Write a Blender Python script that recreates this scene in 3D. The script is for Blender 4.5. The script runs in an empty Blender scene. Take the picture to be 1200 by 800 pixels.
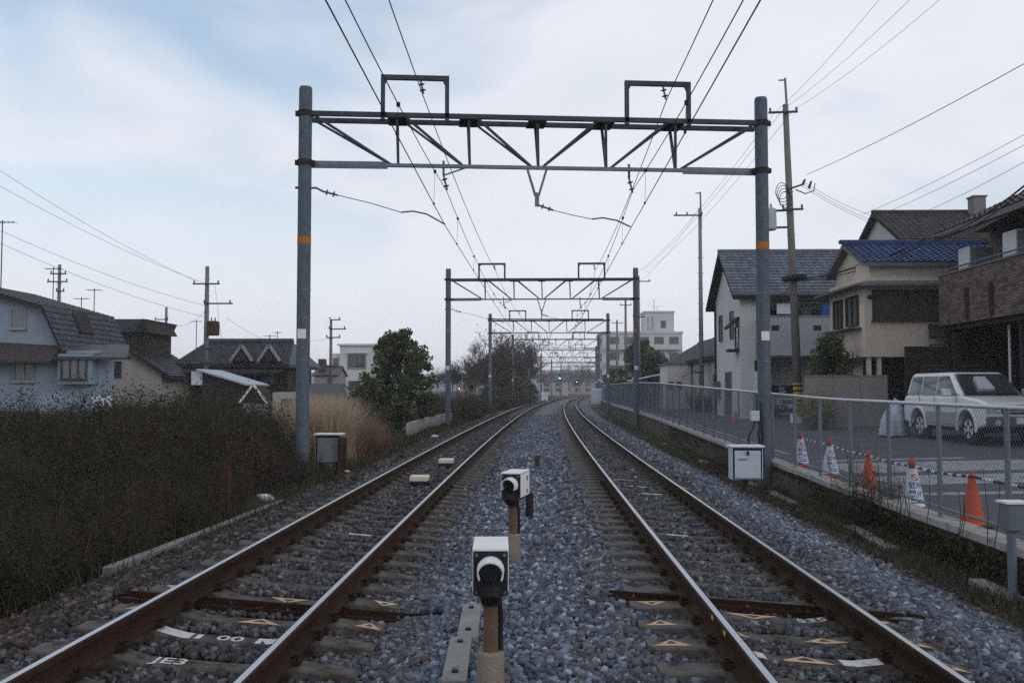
import bpy, math, random
import numpy as np
from mathutils import Vector, Matrix
R = math.radians
random.seed(7); rng = np.random.default_rng(7)
scene = bpy.context.scene
col = scene.collection
FPX, CAMH = 1167.0, 1.464

# ------------------------------------------------------------------ camera
cd = bpy.data.cameras.new('camera'); cam = bpy.data.objects.new('camera', cd); col.objects.link(cam)
cd.sensor_width = 36; cd.lens = 36 * FPX / 1200; cd.clip_start = .05; cd.clip_end = 9000
PITCH, YAW = math.atan(57 / FPX), math.atan(25 / FPX)
cam.location = (0, 0, CAMH); cam.rotation_euler = (math.pi / 2 + PITCH, 0, YAW)
scene.camera = cam
CR = cam.rotation_euler.to_matrix()

# ------------------------------------------------------------------ sky, sun, exposure
SUN_EL, SUN_AZ = R(16), R(128)          # azimuth from +Y towards +X
w = bpy.data.worlds.new('World'); scene.world = w; w.use_nodes = True
nt = w.node_tree; N = nt.nodes; L = nt.links; N.clear()
out = N.new('ShaderNodeOutputWorld'); bg = N.new('ShaderNodeBackground'); bg.inputs['Strength'].default_value = .1
sky = N.new('ShaderNodeTexSky'); sky.sky_type = 'NISHITA'; sky.sun_disc = False
sky.sun_elevation = SUN_EL; sky.sun_rotation = SUN_AZ; sky.air_density = 1.1; sky.dust_density = .3; sky.ozone_density = 1.4
tc = N.new('ShaderNodeTexCoord')
mp = N.new('ShaderNodeMapping'); mp.inputs['Scale'].default_value = (1.0, 1.0, 2.2); mp.inputs['Location'].default_value = (4.35, 4.7, .25); mp.inputs['Rotation'].default_value = (R(-5), 0, R(-9))
n1 = N.new('ShaderNodeTexNoise'); n1.inputs['Scale'].default_value = 2.3; n1.inputs['Detail'].default_value = 5; n1.inputs['Roughness'].default_value = .45
n1.inputs['Distortion'].default_value = .35
rp = N.new('ShaderNodeValToRGB'); rp.color_ramp.elements[0].position = .37; rp.color_ramp.elements[1].position = .52
rp.color_ramp.elements[0].color = (.27, .27, .27, 1); rp.color_ramp.elements[1].color = (.97, .97, .97, 1)
n2 = N.new('ShaderNodeTexNoise'); n2.inputs['Scale'].default_value = 5; n2.inputs['Detail'].default_value = 5
rp2 = N.new('ShaderNodeValToRGB'); rp2.color_ramp.elements[0].position = .3; rp2.color_ramp.elements[1].position = .7
rp2.color_ramp.elements[0].color = (6.8, 7.15, 7.85, 1); rp2.color_ramp.elements[1].color = (7.7, 7.9, 8.5, 1)
mx = N.new('ShaderNodeMixRGB')
L.new(tc.outputs['Generated'], mp.inputs['Vector']); L.new(mp.outputs[0], n1.inputs['Vector']); L.new(mp.outputs[0], n2.inputs['Vector'])
L.new(n1.outputs['Fac'], rp.inputs[0]); L.new(n2.outputs['Fac'], rp2.inputs[0])
sx = N.new('ShaderNodeSeparateXYZ'); L.new(tc.outputs['Generated'], sx.inputs[0])
hr = N.new('ShaderNodeMapRange'); hr.inputs['From Min'].default_value = .08; hr.inputs['From Max'].default_value = .30; hr.inputs['To Min'].default_value = .97; hr.inputs['To Max'].default_value = .2
L.new(sx.outputs['Z'], hr.inputs['Value']); mxm = N.new('ShaderNodeMath'); mxm.operation = 'MAXIMUM'; L.new(hr.outputs[0], mxm.inputs[0]); L.new(rp.outputs[0], mxm.inputs[1])
L.new(mxm.outputs[0], mx.inputs['Fac']); veil = N.new('ShaderNodeMixRGB'); veil.blend_type = 'ADD'; veil.inputs['Fac'].default_value = 1; veil.inputs[2].default_value = (.5, 1.0, 1.5, 1); L.new(sky.outputs[0], veil.inputs[1]); L.new(veil.outputs[0], mx.inputs[1]); L.new(rp2.outputs[0], mx.inputs[2])
L.new(mx.outputs[0], bg.inputs['Color']); L.new(bg.outputs[0], out.inputs['Surface'])
sd = bpy.data.lights.new('sun', 'SUN'); sd.energy = .5; sd.angle = R(25); sd.color = (1, .95, .9)
sun = bpy.data.objects.new('sun', sd); col.objects.link(sun); sun.location = (0, 0, 40)
sdir = Vector((math.sin(SUN_AZ) * math.cos(SUN_EL), math.cos(SUN_AZ) * math.cos(SUN_EL), math.sin(SUN_EL)))
sun.rotation_euler = sdir.to_track_quat('Z', 'Y').to_euler()
vs = scene.view_settings; vs.view_transform = 'Standard'; vs.look = 'None'; vs.exposure = .22; vs.gamma = 1; vs.use_curve_mapping = False
scene.cycles.max_bounces = 6; scene.cycles.diffuse_bounces = 3; scene.cycles.volume_bounces = 1
scene.cycles.transparent_max_bounces = 8; scene.cycles.use_denoising = False

# ------------------------------------------------------------------ helpers
def ray(px, py):
    d = CR @ Vector(((px - 600) / FPX, (400 - py) / FPX, -1)); return d
def at(px, py, Y):                       # point on a pixel's ray at distance Y along the line
    d = ray(px, py); t = Y / d.y; return Vector((d.x * t, Y, CAMH + d.z * t))
def xz(px, py, Y):
    p = at(px, py, Y); return p.x, p.z
def off(Y):                              # right-hand curve of the line
    if Y < 0: return 0.
    if Y < 300: return Y * Y / 4940.
    return 300 * 300 / 4940. + (Y - 300) * 600 / 4940.
def lerp(pts, x):
    return float(np.interp(x, [p[0] for p in pts], [p[1] for p in pts]))
STREET = [(-40, -.27), (18, -.27), (45, .10), (60, .18), (120, .25), (400, .3)]
def zst(Y, u=0): return lerp(STREET, Y) + .032 * min(max(u - 6.4, 0), 7)
BED = [(-4.5, -.44), (-3.6, -.20), (-3.25, -.11), (-3.05, -.15), (-2.5, -.20), (-1.6, -.265), (-1.1, -.29), (-.9, -.255), (-.2, -.2), (.5, -.125), (.72, -.15), (1.25, -.20), (2.2, -.27), (2.68, -.29), (2.9, -.26), (4.2, -.56), (5.06, -.62)]
def bedz(u): return lerp(BED, u)
LU, RU = -2.067, 1.70                    # centres of the two lines
CANT = -.075

def nodemat(name):
    m = bpy.data.materials.new(name); m.use_nodes = True
    return m, m.node_tree, m.node_tree.nodes['Principled BSDF']
def mat(name, c1, c2=None, scale=4., rough=.8, bump=0., bscale=30., metal=0., island=0., stretch=(1, 1, 1), spec=.12, stain=None, emit=None):
    """c1-c2 mixed by noise; island = brightness spread between loose pieces; stain = (colour, scale, threshold)."""
    m, t, b = nodemat(name); n = t.nodes; l = t.links
    c2 = c2 or tuple(x * .75 for x in c1)
    tcn = n.new('ShaderNodeTexCoord'); mpn = n.new('ShaderNodeMapping'); mpn.inputs['Scale'].default_value = stretch
    l.new(tcn.outputs['Object'], mpn.inputs['Vector'])
    ns = n.new('ShaderNodeTexNoise'); ns.inputs['Scale'].default_value = scale; ns.inputs['Detail'].default_value = 6; ns.inputs['Roughness'].default_value = .6
    l.new(mpn.outputs[0], ns.inputs['Vector'])
    rm = n.new('ShaderNodeMapRange'); rm.inputs['From Min'].default_value = .3; rm.inputs['From Max'].default_value = .7
    l.new(ns.outputs['Fac'], rm.inputs['Value'])
    mi = n.new('ShaderNodeMixRGB'); mi.inputs[1].default_value = (*c1, 1); mi.inputs[2].default_value = (*c2, 1)
    l.new(rm.outputs[0], mi.inputs['Fac']); cur = mi.outputs[0]
    if island:
        g = n.new('ShaderNodeNewGeometry'); r2 = n.new('ShaderNodeMapRange')
        r2.inputs['To Min'].default_value = 1 - island; r2.inputs['To Max'].default_value = 1 + island
        l.new(g.outputs['Random Per Island'], r2.inputs['Value'])
        mu = n.new('ShaderNodeMixRGB'); mu.blend_type = 'MULTIPLY'; mu.inputs['Fac'].default_value = 1
        l.new(cur, mu.inputs[1]); l.new(r2.outputs[0], mu.inputs[2]); cur = mu.outputs[0]
    if stain:
        s2 = n.new('ShaderNodeTexNoise'); s2.inputs['Scale'].default_value = stain[1]; s2.inputs['Detail'].default_value = 8; s2.inputs['Roughness'].default_value = .7
        l.new(mpn.outputs[0], s2.inputs['Vector'])
        r3 = n.new('ShaderNodeMapRange'); r3.inputs['From Min'].default_value = stain[2]; r3.inputs['From Max'].default_value = stain[2] + .16
        l.new(s2.outputs['Fac'], r3.inputs['Value'])
        m3 = n.new('ShaderNodeMixRGB'); m3.inputs[2].default_value = (*stain[0], 1)
        l.new(r3.outputs[0], m3.inputs['Fac']); l.new(cur, m3.inputs[1]); cur = m3.outputs[0]
    l.new(cur, b.inputs['Base Color'])
    b.inputs['Roughness'].default_value = rough; b.inputs['Metallic'].default_value = metal
    b.inputs['Specular IOR Level'].default_value = spec
    if bump:
        bn = n.new('ShaderNodeTexNoise'); bn.inputs['Scale'].default_value = bscale; bn.inputs['Detail'].default_value = 5
        l.new(mpn.outputs[0], bn.inputs['Vector'])
        bp = n.new('ShaderNodeBump'); bp.inputs['Strength'].default_value = bump; bp.inputs['Distance'].default_value = .02
        l.new(bn.outputs['Fac'], bp.inputs['Height']); l.new(bp.outputs[0], b.inputs['Normal'])
    if emit:
        b.inputs['Emission Color'].default_value = (*emit[0], 1); b.inputs['Emission Strength'].default_value = emit[1]
    return m
def leafmat(name, ramp, trans=.25, rough=.55):
    """colour picked per leaf from a ramp"""
    m, t, b = nodemat(name); n = t.nodes; l = t.links
    g = n.new('ShaderNodeNewGeometry'); rr = n.new('ShaderNodeValToRGB'); rr.color_ramp.interpolation = 'LINEAR'
    e = rr.color_ramp.elements
    e[0].color = (*ramp[0], 1); e[1].color = (*ramp[-1], 1)
    for i, c in enumerate(ramp[1:-1]):
        x = e.new((i + 1) / (len(ramp) - 1)); x.color = (*c, 1)
    l.new(g.outputs['Random Per Island'], rr.inputs[0]); l.new(rr.outputs[0], b.inputs['Base Color'])
    b.inputs['Roughness'].default_value = rough; b.inputs['Specular IOR Level'].default_value = .08
    if trans:
        tr = n.new('ShaderNodeBsdfTranslucent'); mixs = n.new('ShaderNodeMixShader'); mixs.inputs[0].default_value = trans
        l.new(rr.outputs[0], tr.inputs['Color']); l.new(b.outputs[0], mixs.inputs[1]); l.new(tr.outputs[0], mixs.inputs[2])
        l.new(mixs.outputs[0], n['Material Output'].inputs['Surface'])
    return m

def wloc(o):
    p = Vector((0, 0, 0))
    while o is not None:
        p += o.location; o = o.parent
    return p
def tag(o, label=None, cat=None, group=None, kind=None):
    if label: o['label'] = label
    if cat: o['category'] = cat
    if group: o['group'] = group
    if kind: o['kind'] = kind
    return o
def empty(name, loc, label=None, cat=None, group=None, rz=0):
    o = bpy.data.objects.new(name, None); o.location = loc; o.rotation_euler = (0, 0, rz); o.empty_display_size = .2
    col.objects.link(o); tag(o, label, cat, group); return o
def link(name, me, parent=None, m=None, loc=None):
    o = bpy.data.objects.new(name, me); col.objects.link(o)
    if parent: o.parent = parent
    if m:
        for x in (m if isinstance(m, (list, tuple)) else [m]): me.materials.append(x)
    if loc is not None: o.location = loc
    return o
def copy_tree(o, parent=None):
    c = o.copy(); col.objects.link(c); c.parent = parent
    for ch in o.children: copy_tree(ch, c)
    return c

class Gables(list):
    def build(s, name, m, root, local=True):
        for g in s: g.build(name, m, root, local=local)
class MB:
    def __init__(s): s.v = []; s.f = []; s.mi = []
    def add(s, vs, fs, mi=0):
        k = len(s.v); s.v += [tuple(p) for p in vs]; s.f += [tuple(i + k for i in f) for f in fs]; s.mi += [mi] * len(fs); return s
    def box(s, x0, x1, y0, y1, z0, z1, mi=0, M=None, jit=0):
        c = [Vector((x, y, z)) for z in (z0, z1) for y in (y0, y1) for x in (x0, x1)]
        if jit: c = [p + Vector((random.uniform(-jit, jit), random.uniform(-jit, jit), random.uniform(-jit, jit))) for p in c]
        if M is not None: c = [M @ p for p in c]
        return s.add(c, [(0, 2, 3, 1), (4, 5, 7, 6), (0, 1, 5, 4), (2, 6, 7, 3), (0, 4, 6, 2), (1, 3, 7, 5)], mi)
    def bar(s, p0, p1, w, h=None, mi=0, up=(0, 0, 1)):
        p0 = Vector(p0); p1 = Vector(p1); h = h or w; d = (p1 - p0); ln = d.length; d.normalize(); upv = Vector(up)
        if abs(d.dot(upv)) > .98: upv = Vector((0, 1, 0))
        sd_ = d.cross(upv).normalized(); u = sd_.cross(d)
        c = [p + sd_ * (a * w / 2) + u * (b * h / 2) for p in (p0, p1) for a, b in ((-1, -1), (1, -1), (1, 1), (-1, 1))]
        return s.add(c, [(0, 1, 2, 3), (7, 6, 5, 4), (0, 4, 5, 1), (1, 5, 6, 2), (2, 6, 7, 3), (3, 7, 4, 0)], mi)
    def tube(s, pts, rad, n=8, mi=0, cap=True):
        pts = [Vector(p) for p in pts]; rad = rad if isinstance(rad, (list, tuple)) else [rad] * len(pts)
        vs = []; fs = []
        for i, p in enumerate(pts):
            d = (pts[min(i + 1, len(pts) - 1)] - pts[max(i - 1, 0)])
            d = d.normalized() if d.length > 1e-9 else Vector((0, 0, 1))
            a = Vector((0, 0, 1)) if abs(d.z) < .9 else Vector((0, 1, 0))
            u = d.cross(a).normalized(); v = u.cross(d)
            vs += [p + u * (rad[i] * math.cos(6.28318 * k / n)) + v * (rad[i] * math.sin(6.28318 * k / n)) for k in range(n)]
        for i in range(len(pts) - 1):
            fs += [(i * n + k, i * n + (k + 1) % n, (i + 1) * n + (k + 1) % n, (i + 1) * n + k) for k in range(n)]
        if cap: fs += [tuple(range(n))[::-1], tuple(range((len(pts) - 1) * n, len(pts) * n))]
        return s.add(vs, fs, mi)
    def poly(s, pts, d, mi=0):           # polygon extruded along vector d
        pts = [Vector(p) for p in pts]; d = Vector(d); n = len(pts)
        vs = pts + [p + d for p in pts]
        fs = [tuple(range(n))[::-1], tuple(range(n, 2 * n))] + [(i, (i + 1) % n, n + (i + 1) % n, n + i) for i in range(n)]
        return s.add(vs, fs, mi)
    def build(s, name, m, parent=None, local=False, smooth=False, bevel=0, kind=None, segs=2):
        o_ = Vector((0, 0, 0)) if (local or parent is None) else wloc(parent)
        me = bpy.data.meshes.new(name); me.from_pydata([(p[0] - o_.x, p[1] - o_.y, p[2] - o_.z) for p in s.v], [], s.f)
        ms = m if isinstance(m, (list, tuple)) else [m]
        for x in ms: me.materials.append(x)
        if len(ms) > 1: me.polygons.foreach_set('material_index', s.mi)
        if smooth: me.polygons.foreach_set('use_smooth', [True] * len(me.polygons))
        o = link(name, me, parent)
        if bevel:
            b = o.modifiers.new('bevel', 'BEVEL'); b.width = bevel; b.segments = segs; b.limit_method = 'ANGLE'; b.angle_limit = R(35)
        if kind: o['kind'] = kind
        me.update(); return o
def npmesh(name, V, F, m, smooth=False):
    """V (n,3), F (m,k) numpy -> mesh"""
    me = bpy.data.meshes.new(name); k = F.shape[1]
    me.vertices.add(len(V)); me.vertices.foreach_set('co', np.ascontiguousarray(V, dtype=np.float32).ravel())
    me.loops.add(F.size); me.loops.foreach_set('vertex_index', np.ascontiguousarray(F, dtype=np.int32).ravel())
    me.polygons.add(len(F)); me.polygons.foreach_set('loop_start', np.arange(0, F.size, k, dtype=np.int32)); me.polygons.foreach_set('loop_total', np.full(len(F), k, dtype=np.int32))
    if smooth: me.polygons.foreach_set('use_smooth', np.ones(len(F), dtype=bool))
    me.update(calc_edges=True); me.validate(); me.materials.append(m); return me
def mb_mesh(mb, name, m, smooth=False):
    me = bpy.data.meshes.new(name); me.from_pydata(mb.v, [], mb.f); me.materials.append(m)
    if smooth: me.polygons.foreach_set('use_smooth', [True] * len(me.polygons))
    return me
def text_mesh(body, size, m, name):
    c = bpy.data.curves.new(name, 'FONT'); c.body = body; c.size = size; c.align_x = 'CENTER'; c.align_y = 'CENTER'; c.resolution_u = 3; c.offset = size * .012
    o = bpy.data.objects.new(name, c); col.objects.link(o)
    dg = bpy.context.evaluated_depsgraph_get(); me = bpy.data.meshes.new_from_object(o.evaluated_get(dg)); me.name = name
    bpy.data.objects.remove(o); bpy.data.curves.remove(c); me.materials.clear(); me.materials.append(m); return me
def leaves(P, size, elong=1.7, droop=0., up=0.):
    """rhombic leaves at points P (n,3): V, F"""
    n = len(P); s = size * rng.uniform(.6, 1.3, (n, 1))
    a = rng.normal(size=(n, 3)); a[:, 2] -= droop; a /= np.linalg.norm(a, axis=1, keepdims=True)
    b = rng.normal(size=(n, 3)); b[:, 2] += up; b -= (b * a).sum(1, keepdims=True) * a; b /= np.linalg.norm(b, axis=1, keepdims=True)
    c = np.cross(a, b)
    V = np.stack([P - a * s * elong * .5, P + b * s * .5 + c * s * .12, P + a * s * elong * .5, P - b * s * .5 + c * s * .12], 1).reshape(-1, 3)
    F = np.arange(4 * n).reshape(n, 4); return V, F
def seg_mesh(segs, n=4):
    """tapered prisms for (p0,p1,r0,r1) segments"""
    P0 = np.array([s[0] for s in segs]); P1 = np.array([s[1] for s in segs]); r0 = np.array([s[2] for s in segs])[:, None]; r1 = np.array([s[3] for s in segs])[:, None]
    d = P1 - P0; d /= np.linalg.norm(d, axis=1, keepdims=True) + 1e-9
    a = np.where(np.abs(d[:, 2:3]) < .9, np.array([[0, 0, 1.]]), np.array([[0, 1., 0]])); u = np.cross(d, a); u /= np.linalg.norm(u, axis=1, keepdims=True); v = np.cross(u, d)
    ring0 = [P0 + u * r0 * math.cos(6.2832 * k / n) + v * r0 * math.sin(6.2832 * k / n) for k in range(n)]
    ring1 = [P1 + u * r1 * math.cos(6.2832 * k / n) + v * r1 * math.sin(6.2832 * k / n) for k in range(n)]
    V = np.stack(ring0 + ring1, 1).reshape(-1, 3); m_ = len(segs); base = (np.arange(m_) * 2 * n)[:, None]
    F = np.concatenate([base + np.array([[k, (k + 1) % n, n + (k + 1) % n, n + k]]) for k in range(n)], 0)
    return V, F
def grow(seed, h, r, depth, spread=.6, up=.25, kids=(3, 4), shrink=.66, start=.35):
    """branching skeleton from the origin; returns segments and tips"""
    rd = random.Random(seed); segs = []; tips = []
    def br(p, d, ln, rad, dep):
        q = p; nseg = 3 if dep > 1 else 2
        for i in range(nseg):
            d = (d + Vector((rd.gauss(0, .13), rd.gauss(0, .13), rd.gauss(0, .1) + up * .12))).normalized()
            q2 = q + d * (ln / nseg); ra = rad * (1 - .45 * i / nseg); rb = rad * (1 - .45 * (i + 1) / nseg)
            segs.append((tuple(q), tuple(q2), ra, rb))
            if dep > 0 and (i > 0 or dep < depth):
                for _ in range(rd.randint(*kids) if i == nseg - 1 else 1):
                    an = rd.uniform(0, 6.283); side = Vector((math.cos(an), math.sin(an), 0))
                    nd = (d * (1 - spread * .5) + side * spread + Vector((0, 0, up * rd.random()))).normalized()
                    br(q2, nd, ln * shrink * rd.uniform(.75, 1.15), rb * .62, dep - 1)
            q = q2
        if dep <= 1: tips.append(tuple(q))
    br(Vector((0, 0, 0)), Vector((0, 0, 1)), h * start, r, depth)
    return segs, tips

# ------------------------------------------------------------------ materials
M = {}
M['ground'] = mat('earth', (.036, .029, .022), (.062, .05, .038), 1.3, .95, .8, 14, stain=((.03, .034, .02), 3, .5))
M['asphalt'] = mat('asphalt', (.075, .078, .088), (.10, .104, .115), 1.2, .85, .35, 160, stain=((.05, .052, .058), 2.2, .55))
M['roadpaint'] = mat('worn_road_paint', (.36, .38, .40), (.22, .235, .25), 3, .8, .2, 90, stain=((.085, .088, .098), 9, .50))
M['conc'] = mat('concrete', (.25, .25, .25), (.17, .17, .165), 5, .9, .4, 40, stain=((.09, .085, .075), 7, .56))
M['coping'] = mat('coping_concrete', (.36, .35, .34), (.25, .245, .235), 5, .9, .4, 40, stain=((.10, .092, .08), 5, .54))
M['wallc'] = mat('stained_wall_concrete', (.085, .076, .064), (.05, .045, .038), 3, .95, .5, 25, stain=((.028, .03, .02), 4, .48))
M['sleeper'] = mat('sleeper_concrete', (.125, .117, .11), (.08, .07, .062), 7, .9, .5, 60, stain=((.045, .031, .023), 7, .47))
M['steel'] = mat('galvanised_steel', (.17, .20, .235), (.13, .155, .185), 6, .55, .1, 40, metal=.35, stain=((.10, .10, .105), 9, .58))
M['polec'] = mat('pole_paint', (.115, .145, .175), (.075, .098, .122), 9, .65, .25, 45, stretch=(1.6, 1.6, .6), stain=((.055, .062, .07), 11, .53))
M['truss'] = mat('truss_steel', (.065, .078, .095), (.045, .05, .06), 5, .6, .1, 40, metal=.3, stain=((.05, .032, .024), 5, .56))
M['rustdark'] = mat('dark_rusty_clamp', (.045, .033, .028), (.028, .022, .02), 8, .8)
M['orange'] = mat('orange_tape', (.48, .17, .03), (.36, .12, .02), 10, .7)
M['white'] = mat('white_paint', (.74, .74, .74), (.62, .62, .62), 6, .6, stain=((.40, .37, .33), 12, .62))
M['blackp'] = mat('black_paint', (.016, .016, .018), (.024, .022, .022), 8, .55)
M['rust'] = mat('rail_rust', (.042, .021, .012), (.024, .013, .008), 9, .9, .3, 70, stretch=(1, .3, 1))
M['railtop'] = mat('polished_rail_head', (.50, .54, .60), (.38, .41, .46), 14, .38, metal=1., stretch=(1, .05, 1))
M['wire'] = mat('wire', (.02, .022, .026), (.03, .032, .036), 4, .6)
M['porcelain'] = mat('porcelain', (.12, .15, .18), (.09, .11, .14), 8, .25)
M['rustpost'] = mat('rusty_post', (.085, .045, .026), (.05, .028, .018), 9, .9, .3, 60)
M['greybox'] = mat('grey_cabinet', (.40, .45, .48), (.33, .38, .41), 4, .55, stain=((.22, .20, .17), 6, .60))
M['whitebox'] = mat('pale_blue_cabinet', (.50, .56, .62), (.44, .50, .56), 4, .5, stain=((.30, .30, .29), 8, .62))
M['brass'] = mat('hood_metal', (.62, .65, .70), (.5, .53, .58), 5, .35, metal=.4)
M['lens'] = mat('dark_lens', (.02, .03, .035), (.015, .02, .03), 3, .08, spec=.7)
M['sigpost'] = mat('weathered_brown_post', (.17, .105, .065), (.10, .062, .042), 7, .85, .3, 50)
M['sigconc'] = mat('signal_footing', (.27, .22, .185), (.19, .155, .13), 7, .9, .4, 60)
M['tan'] = mat('faded_orange_paint', (.56, .38, .25), (.42, .29, .19), 12, .85, stain=((.16, .12, .09), 16, .53))
M['wpaint'] = mat('white_sleeper_paint', (.60, .59, .59), (.48, .47, .46), 12, .85, stain=((.20, .185, .17), 18, .55))
M['beacon'] = mat('beacon_plastic', (.62, .58, .46), (.52, .48, .38), 8, .6)
M['cone'] = mat('orange_cone', (.52, .085, .02), (.42, .065, .016), 7, .6, stain=((.22, .06, .03), 9, .62))
M['coneb'] = mat('cone_base', (.05, .04, .04), (.07, .05, .045), 7, .8)
M['vinyl'] = mat('white_vinyl', (.66, .69, .72), (.58, .61, .65), 4, .5)
M['blue'] = mat('blue_print', (.03, .10, .36), (.03, .09, .30), 8, .6)
M['redp'] = mat('red_print', (.50, .05, .03), (.42, .04, .03), 8, .6)
M['redcap'] = mat('red_cap', (.50, .06, .03), (.40, .05, .03), 8, .5)
M['bark'] = mat('bark', (.045, .036, .03), (.03, .024, .02), 9, .95, .5, 40)
M['twig'] = mat('grey_twigs', (.085, .062, .052), (.05, .038, .032), 3, .95, island=.3)
M['leafd'] = leafmat('evergreen_leaves', [(.03, .05, .022), (.09, .11, .045), (.05, .075, .034), (.15, .135, .06), (.06, .09, .04)])
M['leafs'] = leafmat('shrub_leaves', [(.022, .027, .012), (.042, .044, .02), (.055, .04, .02), (.028, .036, .016), (.05, .046, .022)])
M['leafb'] = leafmat('brown_shrub_leaves', [(.05, .034, .022), (.042, .042, .022), (.075, .048, .03), (.034, .036, .02), (.045, .03, .02)])
M['dry'] = leafmat('dry_pampas', [(.34, .25, .16), (.50, .39, .27), (.24, .165, .10), (.56, .46, .34), (.17, .115, .075)], .3)
M['dryred'] = leafmat('russet_grass', [(.17, .09, .06), (.24, .14, .09), (.13, .085, .065), (.28, .18, .12)], .3)
M['weed'] = leafmat('weeds', [(.03, .032, .018), (.065, .05, .03), (.045, .052, .022), (.085, .065, .04), (.03, .026, .018)], .25)
M['weedg'] = leafmat('green_weeds', [(.05, .08, .025), (.09, .10, .035), (.045, .06, .025), (.12, .10, .05)], .25)
M['yellowf'] = leafmat('yellow_flowering', [(.30, .24, .03), (.10, .11, .03), (.36, .30, .04), (.08, .09, .03)], .25)
M['litter'] = mat('white_litter', (.66, .66, .68), (.5, .5, .52), 10, .6)

# ------------------------------------------------------------------ terrain
def sheet(name, us, ys, zf, m, label, use_off=True):
    V = [(u + (off(y) if use_off else 0), y, zf(u, y)) for y in ys for u in us]
    n = len(us); F = [(j * n + i, j * n + i + 1, (j + 1) * n + i + 1, (j + 1) * n + i) for j in range(len(ys) - 1) for i in range(n - 1)]
    me = bpy.data.meshes.new(name); me.from_pydata(V, [], F); me.polygons.foreach_set('use_smooth', [True] * len(F))
    o = link(name, me, None, m); tag(o, label, kind='structure'); return o
LEFTG = [(-3000, 1.), (-60, .8), (-26, .6), (-14, .05), (-7.5, -.34), (-4.5, -.50)]
def groundz(u, y):
    if u <= -4.5: return lerp(LEFTG, u)
    if u <= 5.06: return bedz(u) - .07
    return zst(y, u) - .06
gu = [6.4, 13.4, -1400, -600, -150, -60, -40, -26, -20, -14, -11, -9, -7.5, -6.5, -5.5, -5, -4.5, -4, -3.6, -3.2, -2, -1, -.2, .7, 2.7, 3.0, 3.6, 4.2, 4.7, 5.06, 5.09, 7, 12, 20, 60, 300, 1400]
gu.sort(); gu[0] = -1400
gy = [-60, -20, 0, 4, 8, 12, 16, 20, 25, 30, 40, 50, 60, 80, 100, 130, 160, 200, 250, 300, 500, 900, 1400]
sheet('ground', gu, gy, groundz, M['ground'], 'dark earth ground beyond and beneath the railway line')
def mk_ballast_mat(name, bump):
    m, t, b = nodemat(name); n = t.nodes; l = t.links
    tcn = n.new('ShaderNodeTexCoord'); vo = n.new('ShaderNodeTexVoronoi'); vo.inputs['Scale'].default_value = 19
    l.new(tcn.outputs['Object'], vo.inputs['Vector'])
    g = n.new('ShaderNodeNewGeometry')
    rr = n.new('ShaderNodeValToRGB'); e = rr.color_ramp.elements
    e[0].color = (.045, .056, .075, 1); e[1].color = (.36, .41, .48, 1)
    for p, c in ((.15, (.065, .08, .105)), (.34, (.125, .155, .195)), (.45, (.11, .08, .066)), (.62, (.18, .22, .275)), (.76, (.08, .092, .112)), (.88, (.22, .25, .295))):
        x = e.new(p); x.color = (*c, 1)
    if bump:
        sp = n.new('ShaderNodeSeparateColor'); l.new(vo.outputs['Color'], sp.inputs[0]); l.new(sp.outputs[0], rr.inputs[0])
        bp = n.new('ShaderNodeBump'); bp.inputs['Strength'].default_value = 1; bp.inputs['Distance'].default_value = .05
        l.new(vo.outputs['Distance'], bp.inputs['Height']); bp.invert = True; l.new(bp.outputs[0], b.inputs['Normal'])
    else: l.new(g.outputs['Random Per Island'], rr.inputs[0])
    # brake dust and rust stain beside the rails (stored per vertex as 'stain')
    at_ = n.new('ShaderNodeAttribute'); at_.attribute_name = 'stain'
    mi = n.new('ShaderNodeMixRGB'); mi.blend_type = 'MULTIPLY'; mi.inputs[2].default_value = (.44, .30, .22, 1)
    l.new(at_.outputs['Fac'], mi.inputs['Fac']); l.new(rr.outputs[0], mi.inputs[1]); l.new(mi.outputs[0], b.inputs['Base Color'])
    b.inputs['Roughness'].default_value = .8; b.inputs['Specular IOR Level'].default_value = .12
    return m
def stain_u(u):
    """rust and brake dust: strongest right beside the rails, over the left shoulder and in the gutter at the wall"""
    u = np.asarray(u); s = np.zeros_like(u, dtype=float)
    for c, k in ((LU, .72), (RU, .55)):
        s = np.maximum(s, k * np.clip(1.7 - np.abs(u - c) / .9, 0, 1))
        for q in (-1, 1): s = np.maximum(s, np.clip(1.35 - np.abs(u - c - q * .5335) / .26, 0, 1))
    s = np.maximum(s, .95 * np.clip((-u - 2.6) / .6, 0, 1)); s = np.maximum(s, .9 * np.clip((u - 3.6) / .4, 0, 1)); return np.clip(s, 0, 1)
def set_stain(me, val):
    a = me.attributes.new('stain', 'FLOAT', 'POINT'); a.data.foreach_set('value', np.asarray(val, dtype=np.float32))
us = list(np.linspace(-4.5, 5.06, 60)); ys = list(np.arange(1, 60, .8)) + list(np.arange(60, 300, 6))
bed = sheet('ballast_bed', us, ys, lambda u, y: bedz(u) - .012 + random.uniform(-.012, .012), mk_ballast_mat('ballast_bed', True), 'grey crushed stone ballast bed under both tracks')
set_stain(bed.data, stain_u(np.tile(us, len(ys))))

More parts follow.
